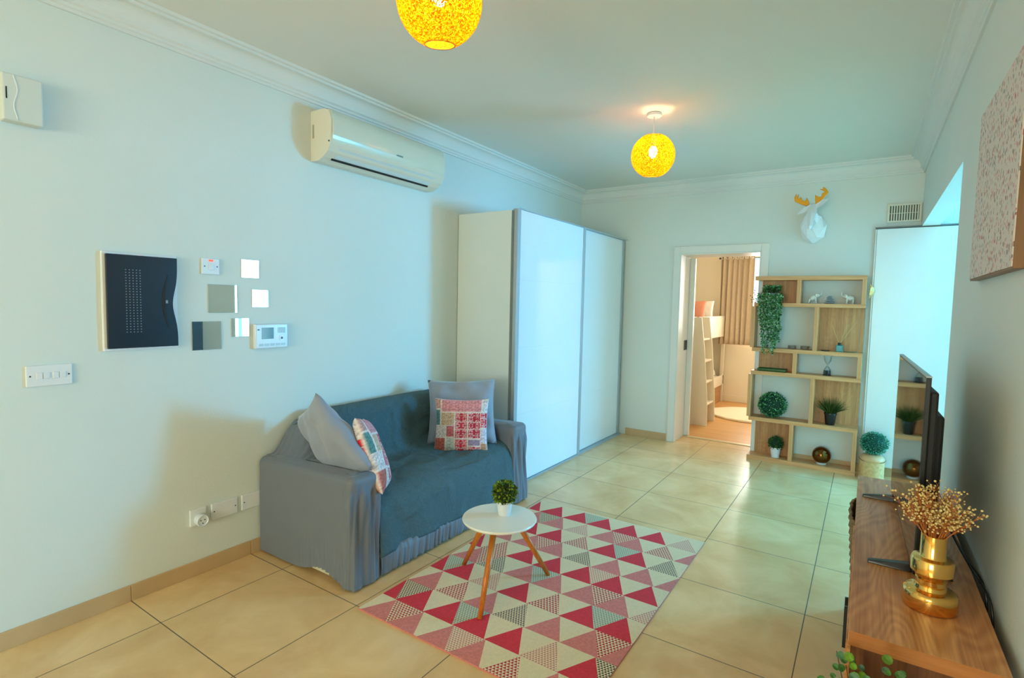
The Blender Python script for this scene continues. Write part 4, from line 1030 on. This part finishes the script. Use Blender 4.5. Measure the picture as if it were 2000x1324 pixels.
def vase():
    x, y, z = 3.360, -1.021, .6505
    t = thing('vase', (x, y, z), 'shiny gold tiered ring vase on the sideboard in front of the television', 'vase')
    pr = [(.056, 0), (.064, .003), (.067, .010), (.067, .044), (.064, .052), (.056, .057), (.040, .059), (.038, .070), (.035, .072), (.038, .075), (.038, .088), (.034, .091), (.039, .094), (.041, .103),
          (.047, .105), (.052, .110), (.052, .146), (.049, .151), (.034, .154), (.0315, .158), (.031, .220), (.029, .222), (.028, .218), (.028, .165)]
    pr = [(a*.94, b*.93) for a, b in pr]
    MB().disc(pr, (x, y, z), 96).build('body', mat('polished_gold', (238, 186, 104), .10, metal=1), t, split=38)
    t = thing('dried_flowers', (x, y, z+.17), 'bunch of dried orange gypsophila standing in the gold vase', 'flowers')
    R_ = random.Random(21); st = MB(); fl = MB()
    ico = [(0,0,1),(.894,0,.447),(.276,.851,.447),(-.724,.526,.447),(-.724,-.526,.447),(.276,-.851,.447),(.724,.526,-.447),(-.276,.851,-.447),(-.894,0,-.447),(-.276,-.851,-.447),(.724,-.526,-.447),(0,0,-1)]
    icf = [(0,1,2),(0,2,3),(0,3,4),(0,4,5),(0,5,1),(1,6,2),(2,7,3),(3,8,4),(4,9,5),(5,10,1),(2,6,7),(3,7,8),(4,8,9),(5,9,10),(1,10,6),(6,11,7),(7,11,8),(8,11,9),(9,11,10),(10,11,6)]
    for i in range(60):
        a = R_.uniform(0, 2*PI); e = R_.uniform(.05, .72); L = R_.uniform(.06, .145)
        base = Vector((x+.02*math.cos(a), y+.02*math.sin(a), z+.195)); d = Vector((math.sin(e)*math.cos(a), math.sin(e)*math.sin(a)*.9, math.cos(e)))
        top = base+d*L
        st.tube([Vector((x, y, z+.165)), base, (base+top)/2+Vector((0, 0, .004)), top], [.0011, .0010, .0009, .0006], 4, cap=False)
        for k in range(15):
            bp_ = base.lerp(top, R_.uniform(.35, 1)); dd = (d+Vector((R_.uniform(-1, 1), R_.uniform(-1, 1), R_.uniform(-.6, 1)))).normalized(); q = bp_+dd*R_.uniform(.012, .038)
            st.tube([bp_, q], [.0006, .0004], 3, cap=False)
            r = R_.uniform(.0021, .0036)
            fl.add([q+Vector(v_)*r for v_ in ico], icf)
    st.build('stems', mat('orange_brown_stem', (196, 110, 44), .7), t)
    fl.build('flower_heads', mat('dried_orange_flower', (255, 212, 140), .8, nvar=.2, nscale=40), t, smooth=True)
vase()
# plant in lower right corner
def corner_plant():
    x, y = 3.245, -1.43
    t = thing('potted_foliage', (x, y, 0), 'leafy green potted plant at the near end of the sideboard, cut by the bottom edge', 'potted plant')
    MB().disc([(.085, 0), (.11, .30), (.115, .30), (.115, .32), (.105, .32), (.10, .29)], (x, y, 0), 32).build('pot', M_pot, t)
    R_ = random.Random(31); lf = MB(); st = MB()
    for i in range(64):
        a = R_.uniform(0, 2*PI); e = R_.uniform(.0, .55); L = R_.uniform(.16, .37)
        d = Vector((math.sin(e)*math.cos(a), math.sin(e)*math.sin(a), math.cos(e))); b0 = Vector((x, y, .29)); tp = b0+d*L
        if tp.y > -1.32: tp.y = -1.32-R_.uniform(0, .03)
        st.tube([b0, (b0+tp)/2, tp], [.0022, .0016, .001], 5, cap=False)
        for k in range(10):
            p_ = b0.lerp(tp, .35+.65*k/9); dd = Vector((R_.uniform(-1, 1), R_.uniform(-1, .5), R_.uniform(-.3, .8))).normalized()
            c_ = p_+dd*.018; nn = (Vector((R_.uniform(-.6, .6), -1, R_.uniform(.2, 1.2)))).normalized(); u_ = nn.orthogonal().normalized(); v_ = nn.cross(u_); r = R_.uniform(.006, .0115)
            if c_.y > -1.30: continue
            ring = [c_+u_*r*math.cos(2*PI*q/9)+v_*r*math.sin(2*PI*q/9)+nn*.002*math.cos(4*PI*q/9) for q in range(9)]
            lf.add([c_-nn*.002]+ring, [(0, q+1, (q+1) % 9+1) for q in range(9)], R_.choice((0, 0, 1, 2)))
    lf.build('foliage', [leafmat('coin_leaf_green', (66, 112, 40)), leafmat('coin_leaf_bright', (104, 146, 20)), leafmat('coin_leaf_grey', (78, 116, 78))], t)
    st.build('stems', leafmat('brown_stem', (88, 62, 34)), t)
corner_plant()

# ---------------------------------------------------------------- picture on the right wall
def picture():
    t = thing('picture', (3.505, -.6, 1.6), 'deep wood-edged canvas picture with tiny pink and grey marks on the right wall', 'picture')
    y0, y1, z0, z1, xf = -.93, -.205, 1.59, 2.205, 3.487
    B(xf+.003, XR, y0, y1, z0, z1).build('box_frame', wood('picture_wood', (126, 84, 44), (150, 104, 60), 'z'), t, bevel=.0015)
    m = bpy.data.materials.new('speckled_canvas'); m.use_nodes = True; nt = m.node_tree; b = nt.nodes['Principled BSDF']; b.inputs['Roughness'].default_value = .8
    tc = nd(nt, 'ShaderNodeTexCoord'); v = nd(nt, 'ShaderNodeTexVoronoi'); v.inputs['Scale'].default_value = 95; mp = nd(nt, 'ShaderNodeMapping'); mp.inputs['Scale'].default_value = (1, 1, .55)
    nt.links.new(tc.outputs['Object'], mp.inputs[0]); nt.links.new(mp.outputs[0], v.inputs['Vector'])
    mk = mth(nt, 'LESS_THAN', v.outputs['Distance'], .40)
    wn = nd(nt, 'ShaderNodeTexWhiteNoise'); nt.links.new(v.outputs['Position'], wn.inputs['Vector'])
    cr = nd(nt, 'ShaderNodeValToRGB'); cr.color_ramp.interpolation = 'CONSTANT'
    for i, (p_, c_) in enumerate(((0, (228, 216, 206)), (.3, (206, 112, 112)), (.5, (122, 112, 104)), (.72, (214, 150, 146)), (.88, (176, 182, 172)))):
        e_ = cr.color_ramp.elements[i] if i < 2 else cr.color_ramp.elements.new(p_); e_.position = p_; e_.color = (*lin(c_), 1)
    nt.links.new(wn.outputs['Value'], cr.inputs[0])
    mx = nd(nt, 'ShaderNodeMix'); mx.data_type = 'RGBA'; mx.inputs['A'].default_value = (*lin((228, 216, 206)), 1); nt.links.new(cr.outputs[0], mx.inputs['B']); nt.links.new(mk, mx.inputs['Factor'])
    nt.links.new(mx.outputs['Result'], b.inputs['Base Color'])
    B(xf, xf+.003, y0+.006, y1-.006, z0+.006, z1-.006).build('canvas', m, t)
picture()
